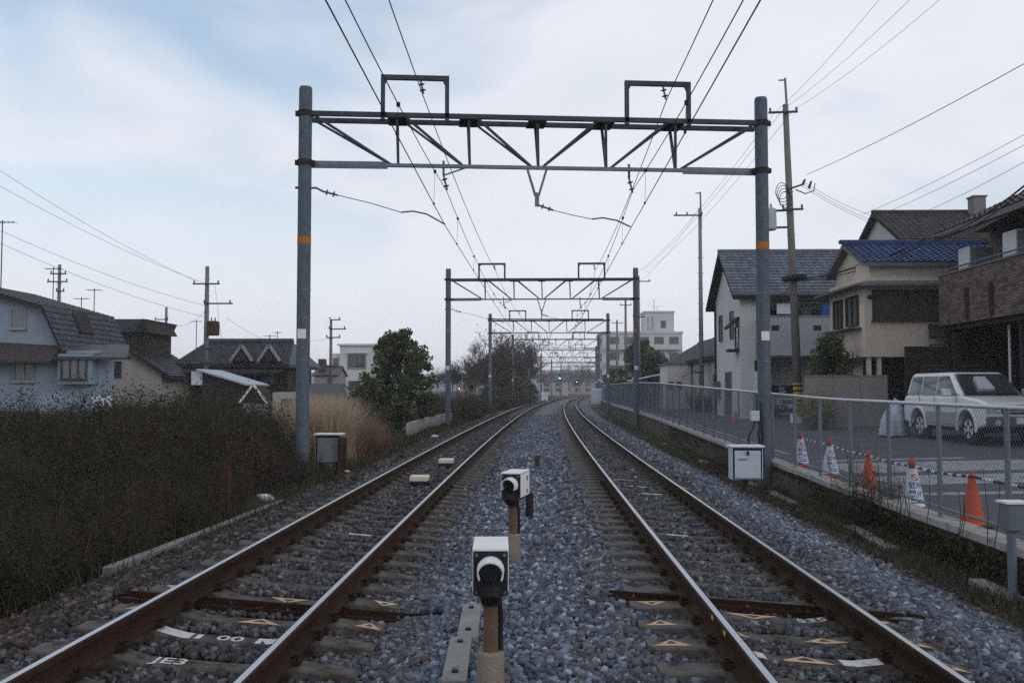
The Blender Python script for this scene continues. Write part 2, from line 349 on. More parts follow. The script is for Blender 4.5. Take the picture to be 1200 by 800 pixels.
# road beyond the fence
ru = [5.42, 6.4, 9, 11, 13.4, 18, 24, 34]
sheet('road', ru, [-20, 0, 8, 12, 16, 18, 22, 26, 30, 36, 45, 60, 80, 100, 120, 150, 200], lambda u, y: zst(y, u), M['asphalt'], 'grey asphalt lane and forecourt beyond the wire fence')
def road_patch(pts):
    n = 8; V = []; F = []
    a, b, c, d = [Vector(p) for p in pts]
    for j in range(n + 1):
        for i in range(n + 1):
            p = a.lerp(b, i / n).lerp(d.lerp(c, i / n), j / n); V.append((p.x, p.y, zst(p.y, p.x - off(p.y)) + .006))
    F = [(j * (n + 1) + i, j * (n + 1) + i + 1, (j + 1) * (n + 1) + i + 1, (j + 1) * (n + 1) + i) for j in range(n) for i in range(n)]
    me = bpy.data.meshes.new('road_marking'); me.from_pydata(V, [], F); return tag(link('road_marking', me, None, M['roadpaint']), 'worn white paint on the asphalt beside the traffic cones', kind='structure')
road_patch([(6.6, 18.3, 0), (11.6, 18.0, 0), (11.4, 19.6, 0), (6.5, 19.9, 0)])
road_patch([(6.5, 20.6, 0), (11.0, 20.2, 0), (10.8, 22.4, 0), (6.5, 22.8, 0)])
road_patch([(6.6, 23.2, 0), (9.9, 23.0, 0), (9.9, 23.4, 0), (6.6, 23.6, 0)])
road_patch([(6.5, 16.6, 0), (9.6, 16.3, 0), (9.6, 16.75, 0), (6.5, 17.05, 0)])
road_patch([(6.4, 25.5, 0), (6.55, 25.5, 0), (6.9, 60, 0), (6.75, 60, 0)])

# hills far behind
V = []; F = []
xs = np.linspace(-1100, 1100, 120)
for i, x in enumerate(xs):
    hgt = 15 + 6 * math.sin(x / 190. + 1.2) + 3 * math.sin(x / 60.) + 1.6 * math.sin(x / 27. + 2) + (4 if x < -50 else 0)
    V += [(x, 900 + 20 * math.sin(x / 150.), -1), (x, 960, hgt * .75), (x, 1040, hgt), (x, 1300, -1)]
for i in range(len(xs) - 1):
    for k in range(3): F.append((4 * i + k, 4 * i + 4 + k, 4 * i + 5 + k, 4 * i + 1 + k))
me = bpy.data.meshes.new('hills'); me.from_pydata(V, [], F); tag(link('hills', me, None, mat('wooded_hills', (.035, .05, .05), (.05, .06, .055), .02, .95)), 'low wooded hills on the horizon', kind='structure')

# ------------------------------------------------------------------ the two railway tracks
def rail_profile():
    return [(-.0635, -.153), (.0635, -.153), (.0635, -.143), (.012, -.122), (.0075, -.11), (.0075, -.05), (.0325, -.038), (.0325, -.006), (.027, -.001), (.019, .001), (-.019, .001), (-.027, -.001), (-.0325, -.006), (-.0325, -.038), (-.0075, -.05), (-.0075, -.11), (-.012, -.122), (-.0635, -.143)]
def build_rail(uc, s, parent):
    pr = rail_profile(); ys = list(np.arange(-3, 120, 1.5)) + list(np.arange(120, 340, 5)); V = []; F = []; MI = []; n = len(pr)
    for y in ys:
        for (a, b) in pr: V.append((uc + s * .5335 + a + off(y), y, b + CANT * s * .5335))
    for j in range(len(ys) - 1):
        for i in range(n):
            k = (i + 1) % n; F.append((j * n + i, j * n + k, (j + 1) * n + k, (j + 1) * n + i)); MI.append(1 if i == 9 else 0)
    F.append(tuple(range(n))); MI.append(0)
    me = bpy.data.meshes.new('rail'); me.from_pydata(V, [], F); o = link('rail', me, parent, [M['rust'], M['railtop']]); me.polygons.foreach_set('material_index', MI); me.update(); return o
def sleeper_top(x):                      # crown of a prestressed sleeper, x from its middle
    ax = abs(x)
    if ax < .28: return -.05
    if ax < .62: return lerp([(.28, -.05), (.40, -.03), (.52, 0), (.62, 0)], ax)
    return lerp([(.62, 0), (.80, -.012), (1.0, -.03)], ax)
def sleeper_w(x): return lerp([(0, .085), (.3, .088), (.55, .11), (1.0, .118)], abs(x))
def sleeper_mesh():
    V = []; F = []; X = np.linspace(-1, 1, 21)
    for x in X:
        w_, z = sleeper_w(x), sleeper_top(x); V += [(x, -w_ * 1.25, z - .17), (x, -w_, z - .012), (x, -w_ + .014, z), (x, w_ - .014, z), (x, w_, z - .012), (x, w_ * 1.25, z - .17)]
    for i in range(20):
        for k in range(5): F.append((6 * i + k, 6 * i + k + 1, 6 * i + 7 + k, 6 * i + 6 + k))
    F += [tuple(range(6))[::-1], tuple(range(120, 126))]
    F = [f[::-1] for f in F]
    me = bpy.data.meshes.new('sleeper'); me.from_pydata(V, [], F); me.materials.append(M['sleeper']); return me
SLP = sleeper_mesh()
def fast_mesh():
    b = MB()
    for s in (-1, 1):
        b.box(s * .075 - .03, s * .075 + .03, -.055, .055, .002, .03); b.tube([(s * .085, 0, .02), (s * .085, 0, .06)], .017, 6); b.bar((s * .11, -.03, .03), (s * .05, .02, .036), .03, .014)
    b.box(-.075, .075, -.075, .075, -.006, .004)
    return mb_mesh(b, 'rail_fastening', M['rust'])
FAST = fast_mesh()
def strip_mark(x0, x1, y0, y1, m, name='paint_mark', taper=0.):
    """flat print that follows a sleeper's crown"""
    X = np.linspace(x0, x1, 7); V = []; F = []
    for i, x in enumerate(X):
        z = sleeper_top(x) + .003; wlim = sleeper_w(x) - .016; t_ = taper * abs(2 * i / 6 - 1)
        V += [(x, max(-wlim, y0 + (y1 - y0) * t_), z), (x, min(wlim, y1), z)]
    for i in range(6): F.append((2 * i, 2 * i + 2, 2 * i + 3, 2 * i + 1))
    me = bpy.data.meshes.new(name); me.from_pydata(V, [], F); me.materials.append(m); return me
def tri_mark(xc, hw, flip, name='triangle_mark'):
    """orange triangle with a dark slot in it, painted on the sleeper"""
    b = MB(); s = -1 if flip else 1; n = 8
    X = np.linspace(xc - hw, xc + hw, n + 1)
    prev = None
    for i, x in enumerate(X):
        k = 1 - abs(x - xc) / hw; wl = .075; y0 = -wl * s; y1 = y0 + s * (2 * wl) * k
        z = sleeper_top(x) + .003; cur = ((x, y0, z), (x, y1, z))
        if prev: b.add([prev[0], cur[0], cur[1], prev[1]], [(0, 1, 2, 3) if s > 0 else (3, 2, 1, 0)])
        prev = cur
    o2 = MB(); z = sleeper_top(xc) + .0055
    o2.add([(xc - hw * .3, -.03 * s, z), (xc + hw * .3, -.03 * s, z), (xc, .04 * s, z)], [(0, 1, 2) if s > 0 else (2, 1, 0)])
    return mb_mesh(b, name, M['tan']), mb_mesh(o2, name + '_slot', M['sleeper'])
def place_text(body, size, parent, x, m, squash=1.):
    me = text_mesh(body, size, m, 'painted_lettering'); 
    for v in me.vertices:
        v.co.x = v.co.x * squash + x; v.co.z = sleeper_top(v.co.x) + .003
    link('painted_lettering', me, parent)
def build_track(uc, ys, label, steel_y):
    root = empty('railway_track', (uc, 0, 0), label, 'railway track', 'parallel railway tracks')
    for s in (-1, 1):
        o = build_rail(uc, s, root)
        for v in o.data.vertices: v.co.x -= uc
    sl = {}
    for y in ys:
        o = link('sleeper', SLP, root); o.location = (off(y), y, -.156); o.rotation_euler = (0, -math.atan(CANT), -y / 2470.)
        o.rotation_euler.y += random.uniform(-.004, .004); o.rotation_euler.z += random.uniform(-.008, .008)
        sl[round(y, 2)] = o
        if y < 17:
            for s in (-1, 1):
                f = link('rail_fastening', FAST, o); f.location = (s * .5335, 0, 0)
    # dark steel cable tie between two sleepers
    b = MB(); y = steel_y
    b.box(-1.1, 1.32, y - .115, y + .115, -.36, -.30, M=Matrix.Rotation(-math.atan(CANT), 4, 'Y')); b.box(-1.1, 1.32, y - .13, y - .115, -.36, -.17, M=Matrix.Rotation(-math.atan(CANT), 4, 'Y')); b.box(-1.1, 1.32, y + .115, y + .13, -.36, -.17, M=Matrix.Rotation(-math.atan(CANT), 4, 'Y'))
    b.build('steel_cable_tie', M['rust'], root, local=True)
    return root, sl
ysL = [2.6, 3.2, 3.8, 4.36, 4.95, 5.54, 6.14, 6.75, 7.28] + list(np.arange(8.0, 95, .6))
ysR = [2.6, 3.2, 3.8, 4.4, 4.6 + .57, 5.76, 6.3, 6.85, 7.44] + list(np.arange(8.03, 95, .59))
trackL, slL = build_track(LU, ysL, 'railway track whose sleepers carry painted digits and two pale beacons', 7.64)
trackR, slR = build_track(RU, ysR, 'railway track beside the wire fence and retaining wall', 7.73)
def near(sl, y): return sl[min(sl, key=lambda k: abs(k - y))]
def tri(sl, y, xc, hw, flip):
    a, c = tri_mark(xc, hw, flip); p = near(sl, y); link('triangle_mark', a, p); link('triangle_mark_slot', c, p)
s_ = near(slL, 6.75)
link('paint_mark', strip_mark(-.50, -.24, -.07, .07, M['wpaint']), s_); link('paint_mark', strip_mark(.20, .46, -.07, .07, M['wpaint']), s_)
place_text('00', .17, s_, .02, M['wpaint'], 1.1); link('paint_mark', strip_mark(-.21, -.17, -.06, .05, M['wpaint']), s_)
place_text('JE3', .17, near(slL, 6.14), -.16, M['wpaint'], 1.0)
tri(slL, 7.28, .08, .16, False); tri(slL, 8.0, .10, .16, True); tri(slL, 7.28, .87, .1, False); tri(slL, 8.0, .87, .1, True)
tri(slL, 7.28, -.78, .12, False); tri(slL, 8.0, -.80, .12, True)
link('paint_mark', strip_mark(-.1, .16, -.04, .04, M['wpaint']), near(slL, 11.6))
s_ = near(slR, 6.3)
link('paint_mark', strip_mark(-.47, -.27, -.07, .07, M['wpaint']), s_); link('paint_mark', strip_mark(.2, .44, -.07, .07, M['wpaint']), s_)
tri(slR, 6.3, -.02, .18, False); tri(slR, 6.3, -.85, .12, False); tri(slR, 6.3, .85, .12, False)
tri(slR, 6.85, -.37, .12, False); tri(slR, 6.85, .25, .15, False); tri(slR, 6.85, -.85, .11, False); tri(slR, 6.85, .85, .11, False)
tri(slR, 7.44, -.10, .20, True); tri(slR, 7.44, -.84, .11, True); tri(slR, 7.44, .82, .11, True); place_text('535', .15, near(slR, 7.44), .33, M['wpaint'], 1.0)
link('paint_mark', strip_mark(-.25, .05, -.04, .04, M['wpaint']), near(slR, 11.6))
for yy, a0, a1 in ((17.6, -.2, .28), (18.6, -.32, .2), (16.0, .0, .34)): link('paint_mark', strip_mark(a0, a1, -.06, .06, M['wpaint'] if yy != 18.6 else M['tan']), near(slR, yy))
link('paint_mark', strip_mark(.66, .95, -.06, .06, M['tan']), near(slR, 17.6))
YM = mat('yellow_marks', (.55, .33, .07), (.45, .27, .06), 9, .7)
for y in (6.02, 6.42): MB().box(RU - .5335 - .0345, RU - .5335 - .033, y - .035, y + .035, -.03 - CANT * .5335, -.004 - CANT * .5335).build('yellow_paint_mark', YM, trackR)
# two pale beacons between the rails
for i, y in enumerate((17.6, 21.9)):
    o = empty('track_beacon', (LU + off(y) + (.0 if i == 0 else .06), y, -.185), ('pale yellow beacon box bolted between the rails nearer the signals', 'pale yellow beacon box between the rails below the overhead gantry')[i], 'beacon', 'beacons in the track')
    k = MB().box(-.16, .16, -.2, .2, .06, .15).build('cover', M['beacon'], o, local=True, bevel=.015); k = MB().box(-.13, .13, -.26, .26, 0, .06).build('base_plate', M['blackp'], o, local=True)

# ballast stones
def ico():
    t = (1 + 5 ** .5) / 2
    v = np.array([(-1, t, 0), (1, t, 0), (-1, -t, 0), (1, -t, 0), (0, -1, t), (0, 1, t), (0, -1, -t), (0, 1, -t), (t, 0, -1), (t, 0, 1), (-t, 0, -1), (-t, 0, 1)], float) / 1.9
    f = np.array([(0, 11, 5), (0, 5, 1), (0, 1, 7), (0, 7, 10), (0, 10, 11), (1, 5, 9), (5, 11, 4), (11, 10, 2), (10, 7, 6), (7, 1, 8), (3, 9, 4), (3, 4, 2), (3, 2, 6), (3, 6, 8), (3, 8, 9), (4, 9, 5), (2, 4, 11), (6, 2, 10), (8, 6, 7), (9, 8, 1)])
    return v, f
def cub():
    v = np.array([(x, y, z) for z in (-1, 1) for y in (-1, 1) for x in (-1, 1)], float) * .62
    q = [(0, 2, 3, 1), (4, 5, 7, 6), (0, 1, 5, 4), (2, 6, 7, 3), (0, 4, 6, 2), (1, 3, 7, 5)]
    f = np.array([t for a, b_, c, d in q for t in ((a, b_, c), (a, c, d))]); return v, f
def stones(n, u0, u1, y0, y1, r0, r1, shape, keep=None, zoff=0.):
    u = rng.uniform(u0, u1, n); y = rng.uniform(y0, y1, n); ok = np.ones(n, bool)
    for c, ys_ in ((LU, ysL), (RU, ysR)):
        for s in (-1, 1): ok &= np.abs(u - (c + s * .5335)) > .085
        ya = np.array(ys_); near_ = np.abs(y[:, None] - ya[None, :]).min(1)
        on = (near_ < np.where((y > 5.9) & (y < 8.3), .15, .108)) & (np.abs(u - c) < 1.0)
        ok &= ~(on & ((rng.random(n) > .035) | ((y > 5.9) & (y < 8.3))))
        st = (np.abs(y - (7.64 if c == LU else 7.73)) < .13) & (u > c - 1.15) & (u < c + 1.38); ok &= ~st
    ok &= (u > -3.45) | (rng.random(n) < .45)
    u = u[ok]; y = y[ok]; n = len(u)
    r = r0 + (r1 - r0) * rng.random(n) ** 1.5; v, f = shape; nv = len(v)
    z = np.interp(u, [p[0] for p in BED], [p[1] for p in BED]) + r * rng.uniform(-.25, .55, n) + zoff
    for c, ys_ in ((LU, ysL), (RU, ysR)):
        ya = np.array(ys_); near_ = np.abs(y[:, None] - ya[None, :]).min(1); inn = np.abs(u - c) < .5; z = np.where(inn & (near_ > .1), z + .010, z)
    V = v[None] * (1 + rng.uniform(-.42, .38, (n, nv, 3)))
    V = V * (rng.uniform(.65, 1.2, (n, 1, 3)) * r[:, None, None])
    q = rng.normal(size=(n, 4)); q /= np.linalg.norm(q, axis=1, keepdims=True); a, b_, c_, d = q.T
    Rm = np.stack([1 - 2 * (c_ * c_ + d * d), 2 * (b_ * c_ - a * d), 2 * (b_ * d + a * c_), 2 * (b_ * c_ + a * d), 1 - 2 * (b_ * b_ + d * d), 2 * (c_ * d - a * b_), 2 * (b_ * d - a * c_), 2 * (c_ * d + a * b_), 1 - 2 * (b_ * b_ + c_ * c_)], 1).reshape(n, 3, 3)
    V = np.einsum('nij,nkj->nki', Rm, V)
    offy = y * y / 4940.
    V += np.stack([u + offy, y, z], 1)[:, None, :]
    F = (np.arange(n) * nv)[:, None, None] + f[None]
    return V.reshape(-1, 3), F.reshape(-1, 3), np.repeat(stain_u(u), nv)
parts = [stones(76000, -4.2, 4.25, 4.3, 10, .014, .038, cub()), stones(32000, -4.2, 4.25, 10, 17, .020, .040, cub()), stones(21000, -4.2, 4.5, 17, 33, .030, .050, cub()), stones(26000, -4.2, 4.5, 33, 66, .035, .06, cub())]
kv = 0; VV = []; FF = []; SS = []
for a, f, s in parts: VV.append(a); FF.append(f + kv); SS.append(s); kv += len(a)
me = npmesh('ballast', np.concatenate(VV), np.concatenate(FF), mk_ballast_mat('ballast_stone', False)); set_stain(me, np.concatenate(SS))
tag(link('ballast', me), 'loose blue grey crushed stones heaped between and beside the rails', 'ballast', kind='stuff')

# ------------------------------------------------------------------ overhead gantries
def insulator(b, p0, p1, r=.07, n=3):
    p0 = Vector(p0); p1 = Vector(p1); b.tube([p0, p1], .022, 8)
    for i in range(n):
        c = p0.lerp(p1, (i + .6) / (n + .2)); d = (p1 - p0).normalized() * .022
        b.tube([c - d, c, c + d], [r * .35, r, r * .45], 12)
def make_gantry(label):
    g = empty('overhead_line_gantry', (0, 0, 0), label, 'gantry', 'gantries carrying the overhead wires')
    W = 5.0; ZT, ZB = 7.38, 6.32; RB = .5
    for s in (-1, 1):
        p = MB().tube([(s * W, 0, -.8), (s * W, 0, 7.9), (s * W, 0, 7.96)], [.145, .142, .125], 20).build('pole', M['polec'], g, local=True, smooth=False)
        MB().tube([(s * W, 0, 4.56), (s * W, 0, 4.72)], .1465, 20).build('orange_band', M['orange'], p, local=True)
        for z in (7.38, 6.32):
            k = MB().tube([(s * W, 0, z - .06), (s * W, 0, z + .06)], .165, 16); k.box(s * W - .21, s * W + .21, -.05, .05, z - .05, z + .05); k.build('clamp', M['rustdark'], p, local=True)
        for z in (2.1, 3.0, 3.6): MB().tube([(s * W, 0, z - .012), (s * W, 0, z + .012)], .1485, 16).build('strap', M['steel'], p, local=True)
        MB().box(s * W - .10, s * W + .08, -.158, -.148, 2.55, 2.75).build('number_plate', M['white'], p, local=True)
    for y in (-.05, RB): MB().bar((-W, y, ZT), (W, y, ZT), .09, .10).build('top_chord', M['truss'], g, local=True)
    MB().bar((-W, .1, ZB), (W, .1, ZB), .08, .075).build('bottom_chord', M['steel'], g, local=True)
    for s in (-1, 1): MB().bar((s * W, .1, ZB - .01), (s * 3.25, .1, ZB - .002), .06, .15).build('end_stiffener', M['steel'], g, local=True)
    J = [-W, -3.05, -1.5, 0, 1.5, 3.05, W]
    for i, x in enumerate(J[1:-1]):
        for y in (-.05, RB): MB().bar((x, y, ZT), (x + .03, .1, ZB), .055, .055).build('vertical_brace', M['truss'], g, local=True)
        MB().box(x - .2, x + .2, -.12, RB + .06, ZT - .075, ZT - .052).build('gusset_plate', M['rustdark'], g, local=True)
    for i in range(6):
        a, c = J[i], J[i + 1]
        if i < 3: t0, b0 = a + .18, c - .1
        else: t0, b0 = c - .18, a + .1
        for y in (-.05, RB): MB().bar((t0, y, ZT - .03), (b0, .1, ZB), .06, .05).build('diagonal_brace', M['truss'], g, local=True)
    for s in (-1, 1):
        c = s * 2.66; f = MB()
        for x in (c - .69, c + .69): f.bar((x, -.05, ZT - .12), (x, -.05, 8.2), .09, .09)
        f.bar((c - .735, -.05, 8.2), (c + .735, -.05, 8.2), .10, .10)
        for q in (-1, 1): f.bar((c + q * .62, -.05, 8.17), (c + q * .69, -.05, 8.02), .08, .06)
        f.build('feeder_frame', M['truss'], g, local=True)
        i1 = MB(); insulator(i1, (c + .12, -.05, 8.14), (c + .18, -.05, 7.86), .075, 2); i1.build('insulator', M['porcelain'], g, local=True)
        i2 = MB(); xi = s * 2.04; i2.bar((xi, .1, ZB + .12), (xi, .1, ZB - .2), .05, .03); i2.bar((xi - s * .5 if s < 0 else xi, .1, ZB - .02), (xi, .1, ZB - .2), .03, .03)
        insulator(i2, (xi, .1, ZB - .2), (xi + .08, .1, ZB - .52), .075, 2); i2.build('insulator', M['porcelain'], g, local=True)
    # steady arms: one from the pole, one from a hanger in the middle
    a1 = MB(); a1.tube([(-W, 0, 5.78), (-4.75, 0, 5.78), (-4.62, 0, 5.71)], .025, 6); insulator(a1, (-4.62, 0, 5.71), (-4.30, 0, 5.63), .075, 2)
    a1.tube([(-W - .2, 0, 5.78), (-W, 0, 5.78)], .03, 6); a1.build('steady_bracket', M['steel'], g, local=True)
    MB().tube([(-4.3, 0, 5.63), (-3.6, 0, 5.47), (-2.95, 0, 5.28)], .009, 5).build('pull_off_wire', M['wire'], g, local=True)
    MB().tube([(-2.95, 0, 5.28), (-2.7, 0, 5.31), (-2.4, 0, 5.25), (-2.0, 0, 5.03)], .017, 6).build('steady_arm', M['truss'], g, local=True)
    a2 = MB()
    for q in (-1, 1): a2.bar((q * .22, .1, ZB), (q * .035, .1, ZB - .62), .05, .05)
    a2.bar((0, .1, ZB - .55), (0, .1, ZB - .85), .085, .085)
    insulator(a2, (.03, .1, ZB - .82), (.36, .1, ZB - .93), .07, 2); a2.build('middle_hanger', M['steel'], g, local=True)
    MB().tube([(.36, .1, ZB - .93), (.8, .08, 5.28), (1.2, .06, 5.2)], .009, 5).build('pull_off_wire', M['wire'], g, local=True)
    MB().tube([(1.2, .06, 5.2), (1.45, .05, 5.23), (1.75, .02, 5.17), (2.05, 0, 5.03)], .017, 6).build('steady_arm', M['truss'], g, local=True)
    return g
GY = [21.5 + 31.5 * k for k in range(8)]
ords = ['nearest the two box signals', 'second along, by the round evergreen tree', 'third along from the box signals', 'fourth along from the box signals', 'fifth along from the box signals', 'sixth along from the box signals', 'seventh along from the box signals', 'last before the line bends from sight']
proto = make_gantry('x')
for k, Y in enumerate(GY):
    g = proto if k == 0 else copy_tree(proto)
    g.location = ((0. if k == 0 else -.12) + off(Y), Y, 0); g.rotation_euler = (0, 0, math.atan(.1) if k == 0 else -Y / 2470. * .8)
    g['label'] = 'blue grey steel truss gantry across both tracks, ' + ords[k]
    if k == 1: MB().tube([(-2.9, .1, 5.26), (3.3, .1, 5.24)], .03, 6).build('tie_bar', M['truss'], g, local=True); MB().bar((0, .1, 5.6), (0, .1, 5.25), .05, .05).build('tie_bar_hanger', M['truss'], g, local=True)
# wires along the line
def run(name, pts, r, sag, label, cat, group=None, drop=None):
    root = empty(name, (0, 0, 0), label, cat, group); line = []
    for i in range(len(pts) - 1):
        a, c = Vector(pts[i]), Vector(pts[i + 1])
        for j in range(12):
            t = j / 12; p = a.lerp(c, t); p.z -= sag * 4 * t * (1 - t); line.append(p)
    line.append(Vector(pts[-1])); MB().tube(line, r, 6).build('conductor', M['wire'], root)
    return root, line
YS = [-10] + GY
def lat(u, Y): return u + off(Y)
for s, side in ((-1, 'the track with painted digits'), (1, 'the track beside the wire fence')):
    cu = [(-1.85 if s < 0 else 1.95)] + [(-2.0 + .0 if s < 0 else 2.05)] + [(LU if s < 0 else RU) + (.12 if k % 2 else -.1) for k in range(1, 8)]
    ct, lc = run('contact_wire', [(lat(u, Y), Y, 5.02) for u, Y in zip(cu, YS)], .009, .02, 'thin lower contact wire strung over ' + side, 'wire', 'overhead wires')
    ms, lm = run('messenger_wire', [(lat(u + .02, Y), Y, 5.80) for u, Y in zip(cu, YS)], .008, .5, 'sagging messenger wire with droppers over ' + side, 'wire', 'overhead wires')
    for i in range(0, len(lc)):
        if i % 2 == 1 and 4 < lc[i].y < 90:
            d = MB(); d.tube([lc[i], lm[i]], .0035, 4); d.tube([lm[i] + Vector((0, 0, -.03)), lm[i] + Vector((0, 0, .03))], .028, 6); d.tube([lc[i] + Vector((0, 0, -.01)), lc[i] + Vector((0, 0, .03))], .02, 6); d.build('dropper', M['wire'], ms)
    fu = [(-1.9 if s < 0 else 2.6)] + [s * 2.66 + .18] * 8
    run('feeder_wire', [(lat(u, Y) - (.1 if Y > 25 else 0), Y, 7.84) for u, Y in zip(fu, YS)], .011, .28, 'upper feeder wire hung from the gantry frames above ' + side, 'wire', 'overhead wires')

# ------------------------------------------------------------------ box signals between the tracks
def make_signal():
    g = empty('box_signal', (0, 0, 0))
    f = MB().tube([(0, 0, -.12), (0, 0, .25), (0, 0, .262)], [.078, .075, .066], 18).build('footing', M['sigconc'], g, local=True)
    p = MB().tube([(0, 0, .25), (0, 0, .56)], .040, 14).build('post', M['sigpost'], g, local=True)
    MB().tube([(.055, .02, -.05), (.055, .02, .45), (.045, .01, .56)], .014, 8).build('conduit', M['blackp'], p, local=True)
    MB().tube([(0, 0, .51), (0, 0, .58)], [.05, .062], 14).build('flange', M['blackp'], p, local=True)
    h = MB().box(-.093, .093, -.10, .34, .575, .815).build('housing', M['blackp'], g, local=True, bevel=.012)
    MB().box(-.098, .098, -.105, .35, .815, .829).build('lid', M['white'], h, local=True, bevel=.004)
    for s in (-1, 1): MB().box(s * .094 - .004, s * .094 + .004, -.085, .335, .60, .812).build('side_plate', M['white'], h, local=True)
    r = MB(); V = []; F = []; n = 20
    for j, (y, rr) in enumerate(((-.10, .074), (-.235, .070), (-.235, .062), (-.10, .064))):
        for i in range(n + 1):
            a = R(-30) + R(240) * i / n; ext = (.0 if j in (0, 3) else -.03 * math.sin(max(0, a)) if True else 0); V.append((rr * math.cos(a), y + ext, .715 + rr * math.sin(a)))
    for j in range(4):
        for i in range(n): F.append((j * (n + 1) + i, j * (n + 1) + i + 1, ((j + 1) % 4) * (n + 1) + i + 1, ((j + 1) % 4) * (n + 1) + i))
    r.add(V, F); r.build('lens_hood', M['white'], h, local=True)
    for bx_ in (-.075, .075):
        for bz_ in (.595, .795): MB().tube([(bx_, -.10, bz_), (bx_, -.108, bz_)], .009, 6).build('bolt', M['steel'], h, local=True)
    for hz_ in (.64, .76): MB().tube([(.097, .20, hz_ - .02), (.097, .20, hz_ + .02)], .012, 8).build('hinge', M['steel'], h, local=True)
    MB().tube([(0, -.10, .715), (0, -.125, .715)], [.064, .056], 20).build('lens', M['lens'], h, local=True)
    MB().tube([(0, -.135, .56), (0, -.105, .60)], [.05, .075], 14).build('lens_bracket', M['blackp'], h, local=True)
    MB().box(-.02, .02, .34, .36, .62, .70).build('latch', M['steel'], h, local=True)
    return g
sg = make_signal(); x0, _ = xz(575, 700, 5.5); sg.location = (x0, 5.5, -.215); sg.rotation_euler = (0, 0, R(2))
tag(sg, 'box signal with clear round hood, standing beside the narrow concrete trough lids', 'signal', 'box signals between the tracks')
s2 = copy_tree(sg); x0, _ = xz(601, 600, 9.75); s2.location = (x0, 9.75, -.20); s2.rotation_euler = (0, 0, R(-11)); s2.scale = (1, 1, 1.05)
s2['label'] = 'box signal turned aside, showing its white side plate, farther along the ballast'
# trough lids along the near signal
tr = empty('cable_trough', (-.45, 4.2, -.2), 'narrow grey concrete cable trough half buried in ballast by the box signal', 'cable trough')
for i in range(4):
    y0 = 3.55 + i * 1.03; a = R(random.uniform(-2.2, 2.2)); Mx = Matrix.Translation((-.45 + random.uniform(-.015, .015), y0 + .5, -.165 + random.uniform(-.008, .008))) @ Matrix.Rotation(a, 4, 'Z') @ Matrix.Rotation(R(random.uniform(-2, 2)), 4, 'Y')
    k = MB().box(-.07, .07, -.5, .5, -.04, .02, M=Mx).build('trough_lid', M['conc'], tr, bevel=.008)
    for q in (-.33, .35): MB().box(-.018, .018, q - .02, q + .02, .018, .034, M=Mx).build('lifting_lug', M['blackp'], k)
# small stakes on the ballast between the tracks
for px, py, Y, h, lb in ((630, 541, 21.0, .28, 'short rusty stake alone on the ballast under the gantry'), (620.5, 588, 13.0, .32, 'dark stake in the ballast just behind the turned box signal')):
    x, _ = xz(px, py, Y); o = empty('marker_stake', (x, Y, -.2), lb, 'stake', 'stakes between the tracks')
    MB().tube([(0, 0, -.08), (0, 0, h)], .05, 8).build('stake_body', M['rustpost'] if Y > 15 else M['blackp'], o, local=True); MB().tube([(0, 0, h), (0, 0, h + .025)], [.058, .04], 8).build('stake_cap', M['blackp'], o, local=True)

# ------------------------------------------------------------------ left trackside
ed = empty('concrete_edging', (-4.0, 12, -.3), 'long pale concrete edging strip along the weeds beside the shoulder', 'edging')
y = 9.6
while y < 15.6:
    u = -4.12 + (y - 8.6) * .030; a = R(-1.8 + random.uniform(-.6, .6)); Mx = Matrix.Translation((u, y + .5, -.31 + random.uniform(-.006, .006))) @ Matrix.Rotation(a, 4, 'Z')
    MB().box(-.055, .055, -.495, .495, -.1, .07, M=Mx).build('edging_block', M['conc'], ed, bevel=.01); y += 1.0
ed2 = empty('concrete_edging', (-5.4, 42, -.3), 'short pale concrete edging running past the round evergreen tree', 'edging')
for i in range(9):
    Y = 40 + i * 2.; x = -5.35 - .25 * math.sin(i / 3.) + off(Y)
    MB().bar((x, Y, -.1), (x + .02, Y + 1.95, -.1), .16, .5).build('edging_block', M['coping'], ed2)
def relay_box(label, x, y, zb, w_, d, h, zleg, m, post_side=True):
    o = empty('relay_box', (x, y, zb), label, 'relay box')
    k = MB().box(-w_ / 2, w_ / 2, -d / 2, d / 2, zleg, zleg + h).build('cabinet', m, o, local=True, bevel=.01)
    MB().box(-w_ / 2 - .03, w_ / 2 + .03, -d / 2 - .05, d / 2 + .03, zleg + h, zleg + h + .035).build('lid', M['white'], k, local=True, bevel=.006)
    MB().box(-w_ / 2 + .02, w_ / 2 - .02, -d / 2 - .006, -d / 2 + .01, zleg + .015, zleg + h - .015).build('door_gap', M['blackp'], k, local=True); MB().box(-w_ / 2 + .05, w_ / 2 - .05, -d / 2 - .03, -d / 2 - .006, zleg + .03, zleg + h - .06).build('door', m, k, local=True, bevel=.004)
    return o, k
x, z = xz(386, 550, 22.); o, k = relay_box('grey relay box with pale lid beside a rusty post in weeds', x, 22., -.42, .56, .36, .62, .28, mat('dirty_grey_cabinet', (.20, .215, .22), (.14, .145, .145), 4, .7, stain=((.09, .075, .06), 5, .54)))
for q in (-.18, .18): MB().box(q - .03, q + .03, -.05, .05, -.1, .28).build('leg', M['rustpost'], o, local=True)
x, z = xz(402, 550, 21.7); o = empty('rusty_post', (x, 21.7, -.42), 'rusty brown steel post standing against the grey relay box', 'post', 'rusty posts')
MB().box(-.06, .06, -.01, .01, -.2, .86).build('web', M['rustpost'], o, local=True)
for q in (-1, 1): MB().box(q * .065 - .008, q * .065 + .008, -.055, .055, -.2, .86).build('rail_flange', M['rustpost'], o, local=True)
x, z = xz(264, 600, 14.4); o2 = copy_tree(o); o2.location = (x, 14.4, -.42); o2.scale = (.75, .75, .92); o2['label'] = 'short rusty brown steel post among dark weeds by the concrete edging'
